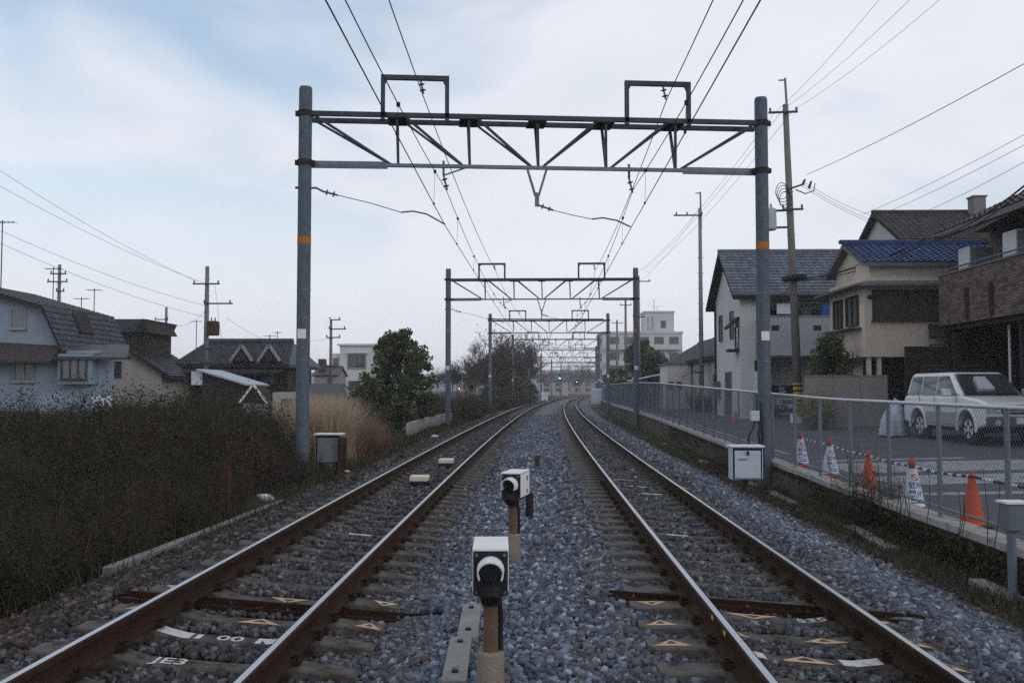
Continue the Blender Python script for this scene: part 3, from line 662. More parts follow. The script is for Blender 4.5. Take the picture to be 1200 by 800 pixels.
# litter
def litter(px, py, Y, s, lb):
    x, z = xz(px, py, Y); v, f = ico(); V = v * (1 + rng.uniform(-.5, .5, v.shape)) * np.array([s, s * .7, s * .5]) 
    me = npmesh('litter', V, f, M['litter']); tag(link('litter', me, None, None, (x, Y, groundz(x, Y) + s * .45 + (.07 if x > -4.5 else 0))), lb, 'litter', 'litter beside the track')
litter(311, 574, 17.5, .17, 'crumpled white rag lying on the verge by dark weeds'); litter(258, 590, 14.9, .11, 'white scrap at the foot of the short rusty post'); litter(407, 551, 21.3, .07, 'small white scrap at the foot of the rusty post beside the relay box')
litter(509, 515, 33, .11, 'small white lump lying alone on the shoulder'); 

# ------------------------------------------------------------------ right: wall, fence, boxes
wall = empty('retaining_wall', (5.2, 10, -.6), 'low dark stained concrete retaining wall with pale coping along the line', 'wall')
FX = 5.25
def fx(Y): return FX + off(Y) * .98 + (-.22 if Y < 6 else lerp([(6, -.22), (20, 0.05), (60, 0.0)], Y))
ysw = list(np.arange(2, 130, 2.))
V = []; F = []
for j, Y in enumerate(ysw + [130.]):
    zt = zst(Y) + .03; V += [(fx(Y) - .13, Y, -.9), (fx(Y) - .09, Y, zt), (fx(Y) + .12, Y, zt), (fx(Y) + .12, Y, -.9)]
for j in range(len(ysw)):
    for k in range(4): F.append((4 * j + k, 4 * j + 4 + k, 4 * j + 4 + (k + 1) % 4, 4 * j + (k + 1) % 4))
F += [(0, 1, 2, 3), (len(V) - 1, len(V) - 2, len(V) - 3, len(V) - 4)]
MB().add(V, F).build('wall_body', M['wallc'], wall)
for Y in ysw:
    c0 = Vector((fx(Y), Y + .01, zst(Y) + .075)); c1 = Vector((fx(Y + 2), Y + 1.985, zst(Y + 2) + .075)); dz = random.uniform(-.008, .008); c0.z += dz; c1.z += dz
    MB().bar(c0, c1, .30, .10).build('coping_block', M['coping'], wall, bevel=.012 if Y < 40 else 0)
fence = empty('wire_fence', (5.25, 10, -.1), 'galvanised chain link fence with pipe top rail standing on the wall coping', 'fence')
FH = 1.42
def ftop(Y): return zst(Y) + .12 + FH + lerp([(10, 0), (40, .12), (60, .2)], Y)
Yp = 3.2
while Yp < 128:
    MB().tube([(fx(Yp), Yp, zst(Yp) + .10), (fx(Yp), Yp, ftop(Yp))], .033, 8).build('post', M['steel'], fence); Yp += 1.945
ysf = list(np.arange(1.5, 129, 1.945))
MB().tube([(fx(Y), Y, ftop(Y)) for Y in ysf], .026, 8).build('top_rail', mat('bright_rail', (.50, .53, .57), (.42, .45, .49), 5, .45, metal=.3), fence, smooth=True)
MB().tube([(fx(Y), Y, zst(Y) + .24) for Y in ysf], .018, 6).build('bottom_rail', M['steel'], fence, smooth=True)
segs = []
for Y in np.arange(5, 125, .075 if True else 1):
    step = 1
    for s in (-1, 1):
        H = FH - .1; y1 = Y + s * H; ya, yb = Y, y1
        if yb < 2 or yb > 127: continue
        nseg = 2
        for i in range(nseg):
            t0, t1 = i / nseg, (i + 1) / nseg; q0 = ya + (yb - ya) * t0; q1 = ya + (yb - ya) * t1
            r = .0021 if Y < 40 else .0024
            segs.append(((fx(q0) + .03, q0, zst(q0) + .22 + (ftop(q0) - zst(q0) - .24) * t0), (fx(q1) + .03, q1, zst(q1) + .22 + (ftop(q1) - zst(q1) - .24) * t1), r, r))
Vn, Fn = seg_mesh(segs, 3); Vn -= np.array([5.25, 10, -.1]); o = link('chain_link_mesh', npmesh('chain_link_mesh', Vn, Fn, M['steel']), fence); o['kind'] = 'stuff'
# cable trough along the wall foot
tr = empty('cable_trough', (4.55, 10, -.6), 'broken line of grey trough lids at the foot of the retaining wall', 'cable trough')
for Y in np.arange(8.2, 40, 1.05):
    if random.random() < .55: continue
    Mx = Matrix.Translation((4.62 + off(Y) + random.uniform(-.05, .05), Y, -.56 + random.uniform(-.03, .015))) @ Matrix.Rotation(R(random.uniform(-4, 4)), 4, 'Z') @ Matrix.Rotation(R(random.uniform(-6, 6)), 4, 'Y')
    MB().box(-.09, .09, -.5, .5, -.05, .03, M=Mx).build('trough_lid', M['conc'], tr, bevel=.01)
x, z = xz(874, 570, 18.9)
o, k = relay_box('pale blue relay box with black lock on a post before the wall', x, 18.9, -.6, .58, .34, .60, .40, M['whitebox'])
MB().box(-.02, .02, -.235, -.2, .86, .93).build('lock', M['blackp'], k, local=True); MB().box(-.17, -.02, -.222, -.2, .775, .80).build('name_plate', mat('plate_print', (.20, .23, .26), (.28, .31, .34), 40, .6), k, local=True)
MB().tube([(0, .02, -.1), (0, .02, .40)], .05, 10).build('post', M['rustpost'], o, local=True)
# galvanised post at the wall foot
x = at(1187, 698, 9.75).x; o = empty('terminal_post', (x, 9.75, -.62), 'galvanised terminal post with square foot and top box before the retaining wall', 'post')
MB().tube([(0, 0, 0), (0, 0, .80)], .042, 12).build('post', M['steel'], o, local=True); MB().box(-.17, .17, -.14, .14, -.03, .035).build('foot_plate', M['steel'], o, local=True, bevel=.008)
h = MB().box(-.07, .13, -.1, .1, .74, 1.0).build('terminal_box', M['steel'], o, local=True, bevel=.012); MB().box(-.09, .15, -.12, .12, 1.0, 1.02).build('lid', M['white'], h, local=True)
# cable loop box on the right gantry pole
x, z = xz(884, 487, 21.85); o = empty('junction_box', (x, 21.8, z), 'small pale junction box with drooping black cables on gantry pole', 'junction box')
MB().box(-.09, .09, -.06, .06, -.11, .11).build('case', M['whitebox'], o, local=True, bevel=.01)
MB().tube([(.0, -.02, -.1), (-.05, -.04, -.26), (-.14, -.04, -.42), (-.16, -.03, -.75), (-.16, 0, -1.2)], .02, 6).build('cable', M['wire'], o, local=True)
MB().tube([(.05, -.02, -.1), (.10, -.06, -.22), (.05, -.08, -.40), (.1, -.06, -.62), (.14, -.02, -1.4)], .022, 6).build('cable', M['wire'], o, local=True)
MB().tube([(.12, .0, .3), (.15, -.02, -.3), (.16, -.02, -1.4)], .022, 6).build('cable', M['wire'], o, local=True)

# ------------------------------------------------------------------ traffic cones
def ring(b, c, r0, r1, y, n=24):
    V = []; F = []
    for k in range(n):
        a = 6.2832 * k / n; V += [(c[0] + r0 * math.cos(a), y, c[1] + r0 * math.sin(a)), (c[0] + r1 * math.cos(a), y, c[1] + r1 * math.sin(a))]
    for k in range(n): j = (k + 1) % n; F.append((2 * k, 2 * j, 2 * j + 1, 2 * k + 1))
    b.add(V, F)
def make_cone(covered):
    g = empty('traffic_cone', (0, 0, 0))
    MB().box(-.19, .19, -.19, .19, 0, .035).build('base', M['coneb'] if not covered else M['cone'], g, local=True, bevel=.02)
    b = MB().tube([(0, 0, .03), (0, 0, .05), (0, 0, .66), (0, 0, .70)], [.16, .145, .034, .026], 24).build('cone_body', M['cone'], g, local=True, smooth=True)
    MB().tube([(0, 0, .62), (0, 0, .645)], .05, 12).build('bar_ring', M['blackp'], g, local=True)
    if covered:
        c = MB().tube([(0, 0, .06), (0, 0, .60)], [.172, .062], 28, cap=False).build('printed_cover', M['vinyl'], g, local=True, smooth=True)
        MB().tube([(0, 0, .60), (0, 0, .72), (0, 0, .745)], [.055, .05, .03], 16).build('cap', M['redcap'], g, local=True, smooth=True)
        def wrap(me, z0):
            for v in me.vertices:
                z = z0 + v.co.y; rr = .172 + (.062 - .172) * (z - .06) / .54 + .003; a = v.co.x / rr
                v.co = (rr * math.sin(a), -rr * math.cos(a), z)
            return me
        rb = MB(); 
        V = []; F = []; n = 28
        for k in range(n):
            a = 6.2832 * k / n
            for rr_ in (.038, .050): V.append((rr_ * math.cos(a), rr_ * math.sin(a), 0))
        for k in range(n): j = (k + 1) % n; F.append((2 * k, 2 * j, 2 * j + 1, 2 * k + 1)[::-1])
        k0 = len(V)
        for i in range(7):
            t = -.04 + .08 * i / 6; V += [(t - .005, -t - .005, 0), (t + .005, -t + .005, 0)]
        for i in range(6): F.append((k0 + 2 * i, k0 + 2 * i + 1, k0 + 2 * i + 3, k0 + 2 * i + 2)[::-1])
        rb.add(V, F); link('prohibition_ring', wrap(mb_mesh(rb, 'prohibition_ring', M['redp']), .475), c)
        for body, z0, sz in (('駐車', .355, .10), ('禁止', .235, .115)): link('printed_lettering', wrap(text_mesh(body, sz, M['blue'], 'printed_lettering'), z0), c)
        for z0 in (.155, .12): bb = MB().add([(-.09 + .18 * i / 8, dz, 0) for i in range(9) for dz in (-.008, .008)], [(2 * i, 2 * i + 2, 2 * i + 3, 2 * i + 1) for i in range(8)]); link('printed_line', wrap(mb_mesh(bb, 'printed_line', M['blue']), z0), c)
    return g
cones = [(1139, 12.9, False, 'bare orange traffic cone beside the fence, closest to the galvanised terminal post'), (1069, 14.7, True, 'white covered no parking cone standing between the two bare orange cones'),
         (1018, 17.0, False, 'bare orange traffic cone between two white covered cones, behind weeds'), (973, 20.0, True, 'white covered no parking cone next to the bare orange cone, second from the gantry pole'),
         (939, 22.3, True, 'white covered no parking cone at the end of the row by the gantry pole')]
pc = {}
ctops = []
for px, Y, cov, lb in cones:
    if cov not in pc: g = pc[cov] = make_cone(cov)
    else: g = copy_tree(pc[cov])
    x = at(px, 560, Y).x; g.location = (x, Y, zst(Y)); g.rotation_euler = (0, 0, R(12) + math.atan2(x, -Y) * 0 - math.atan(x / Y) * .4)
    tag(g, lb, 'traffic cone', 'cones along the fence'); ctops.append(Vector((x, Y, zst(Y) + .635)))
def stripe_bar(p0, p1, lb, sag=.03):
    o = empty('cone_bar', p0, lb, 'bar', 'striped bars between the cones'); n = 14; p0 = Vector(p0); p1 = Vector(p1)
    for m_, par in ((M['vinyl'], 0), (mat('bar_dark', (.045, .03, .03), (.06, .04, .035), 5, .6), 1)):
        b = MB()
        for i in range(n):
            if i % 2 == par:
                a = p0.lerp(p1, i / n); c = p0.lerp(p1, (i + 1) / n); b.tube([a - Vector((0, 0, sag * 4 * (i / n) * (1 - i / n))), c - Vector((0, 0, sag * 4 * ((i + 1) / n) * (1 - (i + 1) / n)))], .019, 8)
        b.build('bar_stripe', m_, o)
bl = ['between the bare cone and its white covered neighbour', 'between the white covered cone and the weedy bare cone', 'from the weedy bare cone to the second covered cone', 'joining the last two white covered cones']
for i in range(4): stripe_bar(ctops[i], ctops[i + 1], 'striped dark and white cone bar ' + bl[i])
stripe_bar(Vector((6.05, 9.6, zst(9) + .6)), ctops[0], 'striped dark and white cone bar running past the terminal post')

# ------------------------------------------------------------------ buildings
def wmat(name, c, d=.82, st=(.12, .11, .10), th=.6): return mat(name, c, tuple(x * d for x in c), 1.2, .9, .15, 60, stain=(tuple(x * .55 for x in c), 1.7, th))
M['glass'] = mat('window_glass', (.025, .03, .038), (.04, .045, .055), 1, .08, spec=.6)
M['curtain'] = mat('curtained_glass', (.16, .18, .20), (.10, .11, .125), 3, .25, spec=.6)
M['frame'] = mat('aluminium_frame', (.30, .31, .32), (.24, .25, .26), 5, .5, metal=.3)
M['darkframe'] = mat('dark_window_frame', (.05, .045, .042), (.07, .06, .055), 5, .6)
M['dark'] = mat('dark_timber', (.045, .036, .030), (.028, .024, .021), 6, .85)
M['gutter'] = mat('gutter', (.16, .15, .15), (.12, .11, .11), 4, .6)
M['rooftile'] = mat('grey_roof_tiles', (.13, .155, .185), (.09, .105, .13), 3, .55, island=.25)
M['bluetile'] = mat('blue_roof_tiles', (.045, .078, .19), (.03, .052, .135), 3, .4, island=.3)
M['browntile'] = mat('brown_roof_tiles', (.065, .05, .046), (.045, .036, .034), 3, .6, island=.25)
M['darktile'] = mat('dark_roof_tiles', (.055, .062, .075), (.036, .04, .05), 3, .5, island=.3)
M['shutter'] = mat('dark_shutter', (.075, .066, .062), (.055, .05, .048), 2, .6, .4, 6, stretch=(1, 1, 14))
M['aircon'] = mat('white_appliance', (.62, .65, .68), (.55, .58, .61), 3, .5)
M['yellow'] = mat('yellow_guard', (.46, .34, .05), (.38, .27, .04), 5, .6)

def window(root, face, pos, a0, a1, z0, z1, pane=None, fr=None, mull=1, sill=True, out_=.05):
    """window on a wall plane; face '-y','+y','-x','+x'; local coordinates"""
    sg_ = -1 if face[0] == '-' else 1; ax = face[1]
    def bx(b, a, c, d0, d1, za, zb):
        lo, hi = sorted((pos + sg_ * d0, pos + sg_ * d1))
        if ax == 'y': b.box(a, c, lo, hi, za, zb)
        else: b.box(lo, hi, a, c, za, zb)
    b = MB(); bx(b, a0, a1, .004, .015, z0, z1); p = b.build('window', pane or M['glass'], root, local=True)
    f = MB(); t = .05
    bx(f, a0 - t, a0, .002, out_, z0 - t, z1 + t); bx(f, a1, a1 + t, .002, out_, z0 - t, z1 + t); bx(f, a0, a1, .002, out_, z1, z1 + t); bx(f, a0, a1, .002, out_, z0 - t, z0)
    for i in range(mull): c = a0 + (a1 - a0) * (i + 1) / (mull + 1); bx(f, c - .022, c + .022, .006, out_ - .015, z0, z1)
    f.build('frame', fr or M['frame'], p, local=True)
    if sill: s = MB(); bx(s, a0 - .1, a1 + .1, .002, out_ + .06, z0 - t - .05, z0 - t - .002); s.build('sill', fr or M['frame'], p, local=True)
    return p
def slab(pts, th):
    """roof slab from four corners (upper surface), thickness th downwards"""
    return MB().poly([Vector(p) for p in pts], (0, 0, -th))
def tiles(name, pts, m, root, pw=.27, ph=.25, th=.03):
    """rows of overlapping curved tiles over a roof plane a-b (eave) d-c (ridge): one joined part"""
    a, b_, c, d = [Vector(p) for p in pts]; nu = max(2, int((b_ - a).length / pw)); nv = max(2, int((d - a).length / ph)); V = []; F = []
    nrm = (b_ - a).cross(d - a).normalized()
    if nrm.z < 0: nrm = -nrm
    def q(s, t): return a.lerp(b_, s).lerp(d.lerp(c, s), t)
    for j in range(nv):
        for i in range(nu):
            k = len(V); s0, s1 = i / nu, (i + .97) / nu; t0, t1 = j / nv, min(1, (j + 1.08) / nv)
            for (t, lift) in ((t0, th + .028), (t1, .012)):
                for (s, hh) in ((s0, .0), (s0 + (s1 - s0) * .5, .038), (s1, .0)): V.append(q(s, t) + nrm * (lift + hh))
            V += [q(s0, t0) + nrm * .004, q(s1, t0) + nrm * .004]
            F += [(k, k + 1, k + 4, k + 3), (k + 1, k + 2, k + 5, k + 4), (k + 6, k + 7, k + 2, k + 1, k)]
    me = bpy.data.meshes.new(name); me.from_pydata([tuple(p) for p in V], [], F); o = link(name, me, root, m); o['kind'] = 'stuff'; return o
def gable_roof(root, x0, x1, y0, y1, ze, zr, axis, m, over=.4, th=.14, tile=True, under=None, pw=.27, ph=.25):
    """gable roof with the ridge along axis"""
    r = None
    if axis == 'x':
        ym = (y0 + y1) / 2; sl = (zr - ze) / (ym - y0); zo = ze - sl * over
        for e, k in ((y0 - over, 1), (y1 + over, -1)):
            P = [(x0 - over, e, zo), (x1 + over, e, zo), (x1 + over, ym, zr), (x0 - over, ym, zr)]
            if k < 0: P = [P[1], P[0], P[3], P[2]]
            s = slab(P, th).build('roof_slope', under or M['dark'], root, local=True)
            if tile: tiles('roof_tiles', P, m, s, pw, ph)
            else: slab([Vector(p) + Vector((0, 0, .03)) for p in P], .025).build('roof_sheet', m, s, local=True)
        MB().tube([(x0 - over, ym, zr + .06), (x1 + over, ym, zr + .06)], .11, 8).build('ridge', m, root, local=True)
        return Gables([MB().poly([(x, y0, ze - .02), (x, y1, ze - .02), (x, ym, zr - th)], (.1, 0, 0)) for x in (x0 + .004, x1 - .104)])
    xm = (x0 + x1) / 2; sl = (zr - ze) / (xm - x0); zo = ze - sl * over
    for e, k in ((x0 - over, 1), (x1 + over, -1)):
        P = [(e, y1 + over, zo), (e, y0 - over, zo), (xm, y0 - over, zr), (xm, y1 + over, zr)]
        if k < 0: P = [P[1], P[0], P[3], P[2]]
        s = slab(P, th).build('roof_slope', under or M['dark'], root, local=True)
        if tile: tiles('roof_tiles', P, m, s, pw, ph)
        else: slab([Vector(p) + Vector((0, 0, .03)) for p in P], .025).build('roof_sheet', m, s, local=True)
    MB().tube([(xm, y0 - over, zr + .06), (xm, y1 + over, zr + .06)], .11, 8).build('ridge', m, root, local=True)
    return Gables([MB().poly([(x0, y, ze - .02), (x1, y, ze - .02), (xm, y, zr - th)], (0, .1, 0)) for y in (y0 + .004, y1 - .104)])

# --- brick balcony house
zb = zst(35, 14)
H = empty('brick_balcony_house', (14.4, 35.6, zb), 'brown brick house with long walled balcony and dark eaves above the parked car', 'house'); H.scale = (1.25, 1.25, 1.18); zb = 0.05
Zf = 3.05 - zb; Ln = -13.
BR = mat('balcony_bricks', (.155, .115, .10), (.105, .078, .07), 3, .85, .2, 60, island=.4)
MB().box(.02, .20, Ln, 0, Zf, Zf + 1.47).build('balcony_wall', mat('brick_mortar', (.13, .12, .115), (.10, .09, .085), 4, .9), H, local=True)
Vb = []; b = MB(); rows = 20; bh = 1.45 / rows
for j in range(rows):
    n = int(-Ln / .225)
    for i in range(n):
        y0 = Ln + i * .225 + (.11 if j % 2 else 0)
        if y0 + .215 > 0: continue
        o_ = random.uniform(0, .006); b.box(.004 - o_, .022, y0, y0 + .215, Zf + j * bh + .004, Zf + (j + 1) * bh - .004)
    b.box(.02, .20, 0, .012, Zf + j * bh + .004, Zf + (j + 1) * bh - .004)
b.build('brick_facing', BR, H, local=True, kind='stuff')
MB().box(-.03, .24, Ln, .04, Zf + 1.47, Zf + 1.52).build('parapet_cap', M['gutter'], H, local=True)
MB().tube([(.10, Ln, Zf + 1.66), (.10, .02, Zf + 1.66)], .025, 8).build('handrail', M['steel'], H, local=True)
for i in range(8): MB().tube([(.10, -.1 - i * 1.7, Zf + 1.5), (.10, -.1 - i * 1.7, Zf + 1.66)], .018, 6).build('rail_post', M['steel'], H, local=True)
MB().box(.15, 1.5, Ln, .0, Zf - .14, Zf).build('balcony_slab', M['dark'], H, local=True)
MB().box(1.4, 8, Ln, -.1, Zf - .1, 5.9 - zb).build('upper_wall', wmat('brown_render', (.20, .165, .145)), H, local=True)
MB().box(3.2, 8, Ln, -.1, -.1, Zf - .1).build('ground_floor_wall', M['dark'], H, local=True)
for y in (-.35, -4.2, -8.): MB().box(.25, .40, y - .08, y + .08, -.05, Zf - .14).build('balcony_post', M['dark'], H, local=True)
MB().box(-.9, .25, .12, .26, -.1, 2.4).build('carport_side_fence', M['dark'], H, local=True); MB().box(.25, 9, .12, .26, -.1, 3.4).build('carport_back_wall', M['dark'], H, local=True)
MB().tube([(.55, -3.0, -.05), (.55, -3.0, Zf - .14)], .035, 8).build('pale_pipe', M['aircon'], H, local=True)
P = [(-.1, -.1, 5.78 - zb), (-.1, Ln, 5.78 - zb), (4.6, Ln, 8.1 - zb), (4.6, -.1, 8.1 - zb)]
s = slab(P, .18).build('roof_slope', M['dark'], H, local=True); tiles('roof_tiles', P, M['browntile'], s, .3, .3)
P = [(9.5, Ln, 5.78 - zb), (9.5, .45, 5.78 - zb), (4.6, .45, 8.1 - zb), (4.6, Ln, 8.1 - zb)]
s = slab(P, .18).build('roof_slope', M['dark'], H, local=True)
MB().poly([(0.9, -.14, 5.85 - zb), (8.3, -.1, 5.85 - zb), (4.6, -.1, 7.85 - zb)], (0, -.4, 0)).build('gable_wall', bpy.data.materials['brown_render'], H, local=True)
MB().box(-.2, -.1, Ln, -.1, 5.62 - zb, 5.76 - zb).build('gutter', M['gutter'], H, local=True)
for y0, h, nm in ((-1.1, 2.2, 0), (-3.7, 2.25, 0)):
    k = MB().box(.26, .92, y0 - .35, y0 + .35, Zf, Zf + h).build('storage_cabinet', M['aircon'], H, local=True, bevel=.02)
    MB().box(.30, .90, y0 - .365, y0 - .35, Zf + .1, Zf + h - .04).build('cabinet_door', mat('grey_cabinet_door', (.26, .26, .27), (.21, .21, .22), 4, .6), k, local=True)
for a in (-2.6, -5.6, -8.): window(H, '-x', 1.4, a - .7, a + .7, Zf + .1, Zf + 2.0)
for y in (-1.9, -3.3): MB().tube([(.0, y, Zf + .1), (.0, y, Zf + .95)], .09, 8).build('drain_stain_pipe', M['dark'], H, local=True)
# --- beige house with blue tiles
Y0 = 37.; zb = zst(37, 13)
xL, _ = xz(1014, 400, Y0); H = empty('beige_house', (xL, Y0, zb), 'cream house with blue tiled roof and dark shuttered upper window', 'house')
beige = wmat('cream_render', (.60, .52, .44), .86, th=.62)
def zz(py): return xz(1014, py, Y0)[1] - zb
z_o, z_m, z_e, z_r = zz(418), zz(334), zz(304), zz(283)
MB().box(0, 4.6, 0, 4.3, z_o, z_m + .3).build('upper_wall', beige, H, local=True)
MB().box(.25, 4.6, .15, 4.2, z_m + .15, z_e + .05).build('attic_wall', beige, H, local=True)
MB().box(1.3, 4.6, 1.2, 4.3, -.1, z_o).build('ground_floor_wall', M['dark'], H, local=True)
for x in (.18, .55): MB().box(x - .07, x + .07, .12, .30, -.05, z_o).build('pillar', beige, H, local=True)
# lower eave between storeys
e = MB(); e.poly([(-.55, -.55, z_m), (4.8, -.55, z_m), (4.8, .2, z_m + .22), (.25, .2, z_m + .22)], (0, 0, -.08)); e.poly([(-.55, 4.6, z_m), (-.55, -.55, z_m), (.25, .2, z_m + .22), (.25, 4.4, z_m + .22)], (0, 0, -.08)); e.build('middle_eave', M['gutter'], H, local=True)
g = gable_roof(H, .2, 5.0, .1, 4.2, z_e, z_r + .2, 'x', M['bluetile'], .32, .14, pw=.25, ph=.24, under=M['gutter']); g.build('gable_wall', beige, H, local=True)
MB().box(-.25, 5.3, 2.05, 2.25, z_r + .22, z_r + .38).build('ridge_tiles', M['bluetile'], H, local=True, bevel=.04)
window(H, '-y', 0, .32, 2.7, zz(374), zz(341), M['shutter'], M['darkframe'], 1, True, .09)
window(H, '-x', 0, .7, 1.9, zz(378), zz(345), M['curtain'], M['darkframe'], 1, False, .12); window(H, '-x', 0, 2.6, 3.5, zz(378), zz(345), M['curtain'], M['darkframe'], 1, False, .12)
MB().box(-.42, 0, .35, 3.9, zz(384), zz(382.5)).build('window_balcony', M['gutter'], H, local=True)
MB().poly([(2.0, -.9, zz(395)), (3.4, -.9, zz(395)), (3.6, 0, zz(380)), (2.3, 0, zz(380))], (0, 0, -.1)).build('porch_canopy', M['browntile'], H, local=True)
MB().box(2.2, 3.6, -.75, -.05, -.0, z_o - 1.2).build('entrance_box', M['dark'], H, local=True)
MB().box(0.12, .32, -.14, 0, zz(350), zz(346)).build('wall_lamp', M['dark'], H, local=True)
f = MB()
for x in (2.0, 3.3): f.bar((x, -1, z_o - .1), (x, -1, z_o + .42), .05, .05)
for z in (z_o + .40, z_o - .08): f.bar((2.0, -1, z), (3.3, -1, z), .05, .05)
f.build('awning_frame', M['dark'], H, local=True)
# --- house behind with brown roof
x0, z0 = xz(1013, 290, 47); H = empty('white_gable_house', (x0 + 1.9, 47, .2), 'white gabled house with dark brown roof, rising behind the blue tiled one', 'house')
zr = xz(1030, 242, 47)[1] - .2; ze = xz(1013, 280, 47)[1] - .2
MB().box(0, 9, 0, 7, -.2, ze).build('wall', wmat('offwhite_render', (.50, .50, .50)), H, local=True)
g = gable_roof(H, 0, 9, 0, 7, ze + .1, zr + .3, 'x', M['browntile'], .35, .16, pw=.3, ph=.3); g.build('gable_wall', bpy.data.materials['offwhite_render'], H, local=True)
MB().box(2.2, 8.5, -.9, 0, ze - 1.7, ze - .9).build('balcony', M['dark'], H, local=True); window(H, '-y', 0, 2.6, 4.4, ze - 1.0, ze - .15, M['glass'], M['frame'], 1, False)
k = MB().box(4.4, 5.0, 2.6, 3.3, zr + .0, zr + .95).build('chimney', wmat('chimney_render', (.20, .19, .19)), H, local=True); MB().box(4.34, 5.06, 2.54, 3.36, zr + .95, zr + 1.02).build('chimney_cap', M['gutter'], k, local=True)
# --- grey house
Y0 = 44.8; zb = zst(45, 9.5); xL, _ = xz(868, 400, Y0)
H = empty('grey_house', (xL, Y0, zb), 'pale grey two storey house with slate tiled roof and long walled balcony', 'house')
grey = wmat('grey_render', (.54, .53, .54), .9, th=.64); W_, D_ = 7.2, 6.3
def zz(py, Y=44.8): return xz(868, py, Y)[1] - zb
ze = zz(341); zr = xz(851, 296, Y0 + 3.1)[1] - zb
MB().box(0, W_, 1.3, D_, 2.6, ze).build('upper_wall', grey, H, local=True); MB().box(0, .7, 0, 1.3, 2.6, ze).build('corner_wall', grey, H, local=True)
MB().box(0, .6, 0, 1.3, -.1, 2.6).build('corner_wall', grey, H, local=True); MB().box(0, W_, 3.2, D_, -.1, 2.6).build('ground_floor_wall', grey, H, local=True); MB().box(0, .12, 1.3, 3.2, -.1, 2.6).build('side_wall', grey, H, local=True)
MB().box(.7, W_, -.35, 1.3, zz(416) - .12, zz(416)).build('balcony_slab', M['gutter'], H, local=True); 
MB().box(.7, W_, -.42, -.30, zz(417), zz(372)).build('balcony_wall', wmat('balcony_panel', (.36, .38, .41), .9), H, local=True)
MB().box(.68, W_, -.45, -.27, zz(372), zz(370.5)).build('balcony_cap', M['frame'], H, local=True)
for x in (1.45, 3.3, 5.1): MB().box(x - .17, x + .17, -.435, -.42, zz(388), zz(382)).build('balcony_vent', M['dark'], H, local=True)
for x in (.9, 4.0, 7.0): MB().box(x - .08, x + .08, -.3, -.14, -.05, zz(416) - .12).build('carport_post', M['dark'], H, local=True)
window(H, '-y', 1.3, 1.2, 3.0, 3.0, 4.9, M['glass'], M['darkframe']); window(H, '-y', 1.3, 3.6, 5.4, 3.0, 4.9, M['curtain'], M['darkframe'])
MB().tube([(.8, -.1, zz(355)), (W_, -.1, zz(355))], .025, 6).build('laundry_pole', M['frame'], H, local=True)
MB().box(1.6, 2.3, -.12, -.09, zz(368), zz(356)).build('laundry', M['vinyl'], H, local=True); MB().box(3.6, 4.3, -.12, -.09, zz(370), zz(356)).build('laundry', M['blue'], H, local=True)
g = gable_roof(H, 0, W_, 0, D_, ze, zr, 'x', M['rooftile'], .4, .14, pw=.3, ph=.28); g.build('gable_wall', grey, H, local=True)
MB().tube([(-.4, -.45, ze - .18), (W_ + .4, -.45, ze - .18)], .06, 6).build('gutter', M['gutter'], H, local=True)
for a in (1.9, 4.6): window(H, '-x', 0, a - .35, a + .35, 3.7, 4.9, M['glass'], M['darkframe'], 1, False)
window(H, '-x', 0, 2.1, 3.5, .1, 2.1, M['shutter'], M['frame'], 0, False); MB().box(-.35, -.02, 4.9, 5.5, .9, 1.7).build('meter_box', M['gutter'], H, local=True)
MB().tube([(-.06, 5.9, 0), (-.06, 5.9, ze - .1)], .05, 6).build('downpipe', M['dark'], H, local=True)
a = MB(); a.poly([(-.5, .2, 4.15), (-.5, 1.2, 4.15), (0, 1.2, 4.6), (0, .2, 4.6)], (0, 0, -.12)); a.build('window_hood', M['dark'], H, local=True); MB().box(-.45, -.004, .3, 1.1, 3.0, 3.12).build('flower_ledge', M['dark'], H, local=True)
window(H, '-x', 0, .35, 1.05, 3.2, 4.1, M['glass'], M['darkframe'], 0, False)
MB().box(.6, .9, -.2, .0, 1.1, 2.1).build('white_panel', M['aircon'], H, local=True)
# --- garden wall in front of the cream house
x0, _ = xz(945, 460, 36.3); o = empty('garden_wall', (x0, 36.3, zst(36, 11)), 'plain beige block garden wall between the utility pole and the car', 'wall')
x1, z1 = xz(1040, 441, 36.3); hw = z1 - zst(36, 11)
for i in range(3):
    w3 = (x1 - x0) / 3; MB().box(i * w3 + .005, (i + 1) * w3 - .005, 0, .14, -.1, hw).build('wall_panel', wmat('block_wall', (.30, .275, .255)) if i == 0 else bpy.data.materials['block_wall'], o, local=True)
MB().box(-.02, x1 - x0 + .02, -.02, .16, hw, hw + .05).build('wall_cap', M['conc'], o, local=True)
# --- low buildings along the lane
def low_house(px, Y, depth, width, ze, zr, wm, rm, lb, name='low_house', axis='y', x=None, wins=()):
    x0 = x if x is not None else xz(px, 460, Y)[0]; zb = zst(Y); o = empty(name, (x0, Y, zb), lb, 'house')
    MB().box(0, width, 0, depth, -.2, ze).build('wall', wm, o, local=True)
    g = gable_roof(o, 0, width, 0, depth, ze, zr, axis, rm, .4, .14, tile=True, pw=.34, ph=.32); g.build('gable_wall', wm, o, local=True)
    for (f, pos, a0, a1, z0, z1) in wins: window(o, f, pos, a0, a1, z0, z1, M['glass'], M['frame'], 1, True)
    return o
lowm = wmat('low_grey_render', (.40, .385, .365), .88)
low_house(0, 54, 10, 7, 3.4, 5.6, lowm, M['darktile'], 'low grey walled house with dark tiled roof next to the grey two storey house', x=10.2, wins=(('-x', 0, 1.5, 2.6, 1.0, 2.2), ('-x', 0, 6, 7.4, 1.0, 2.2)))
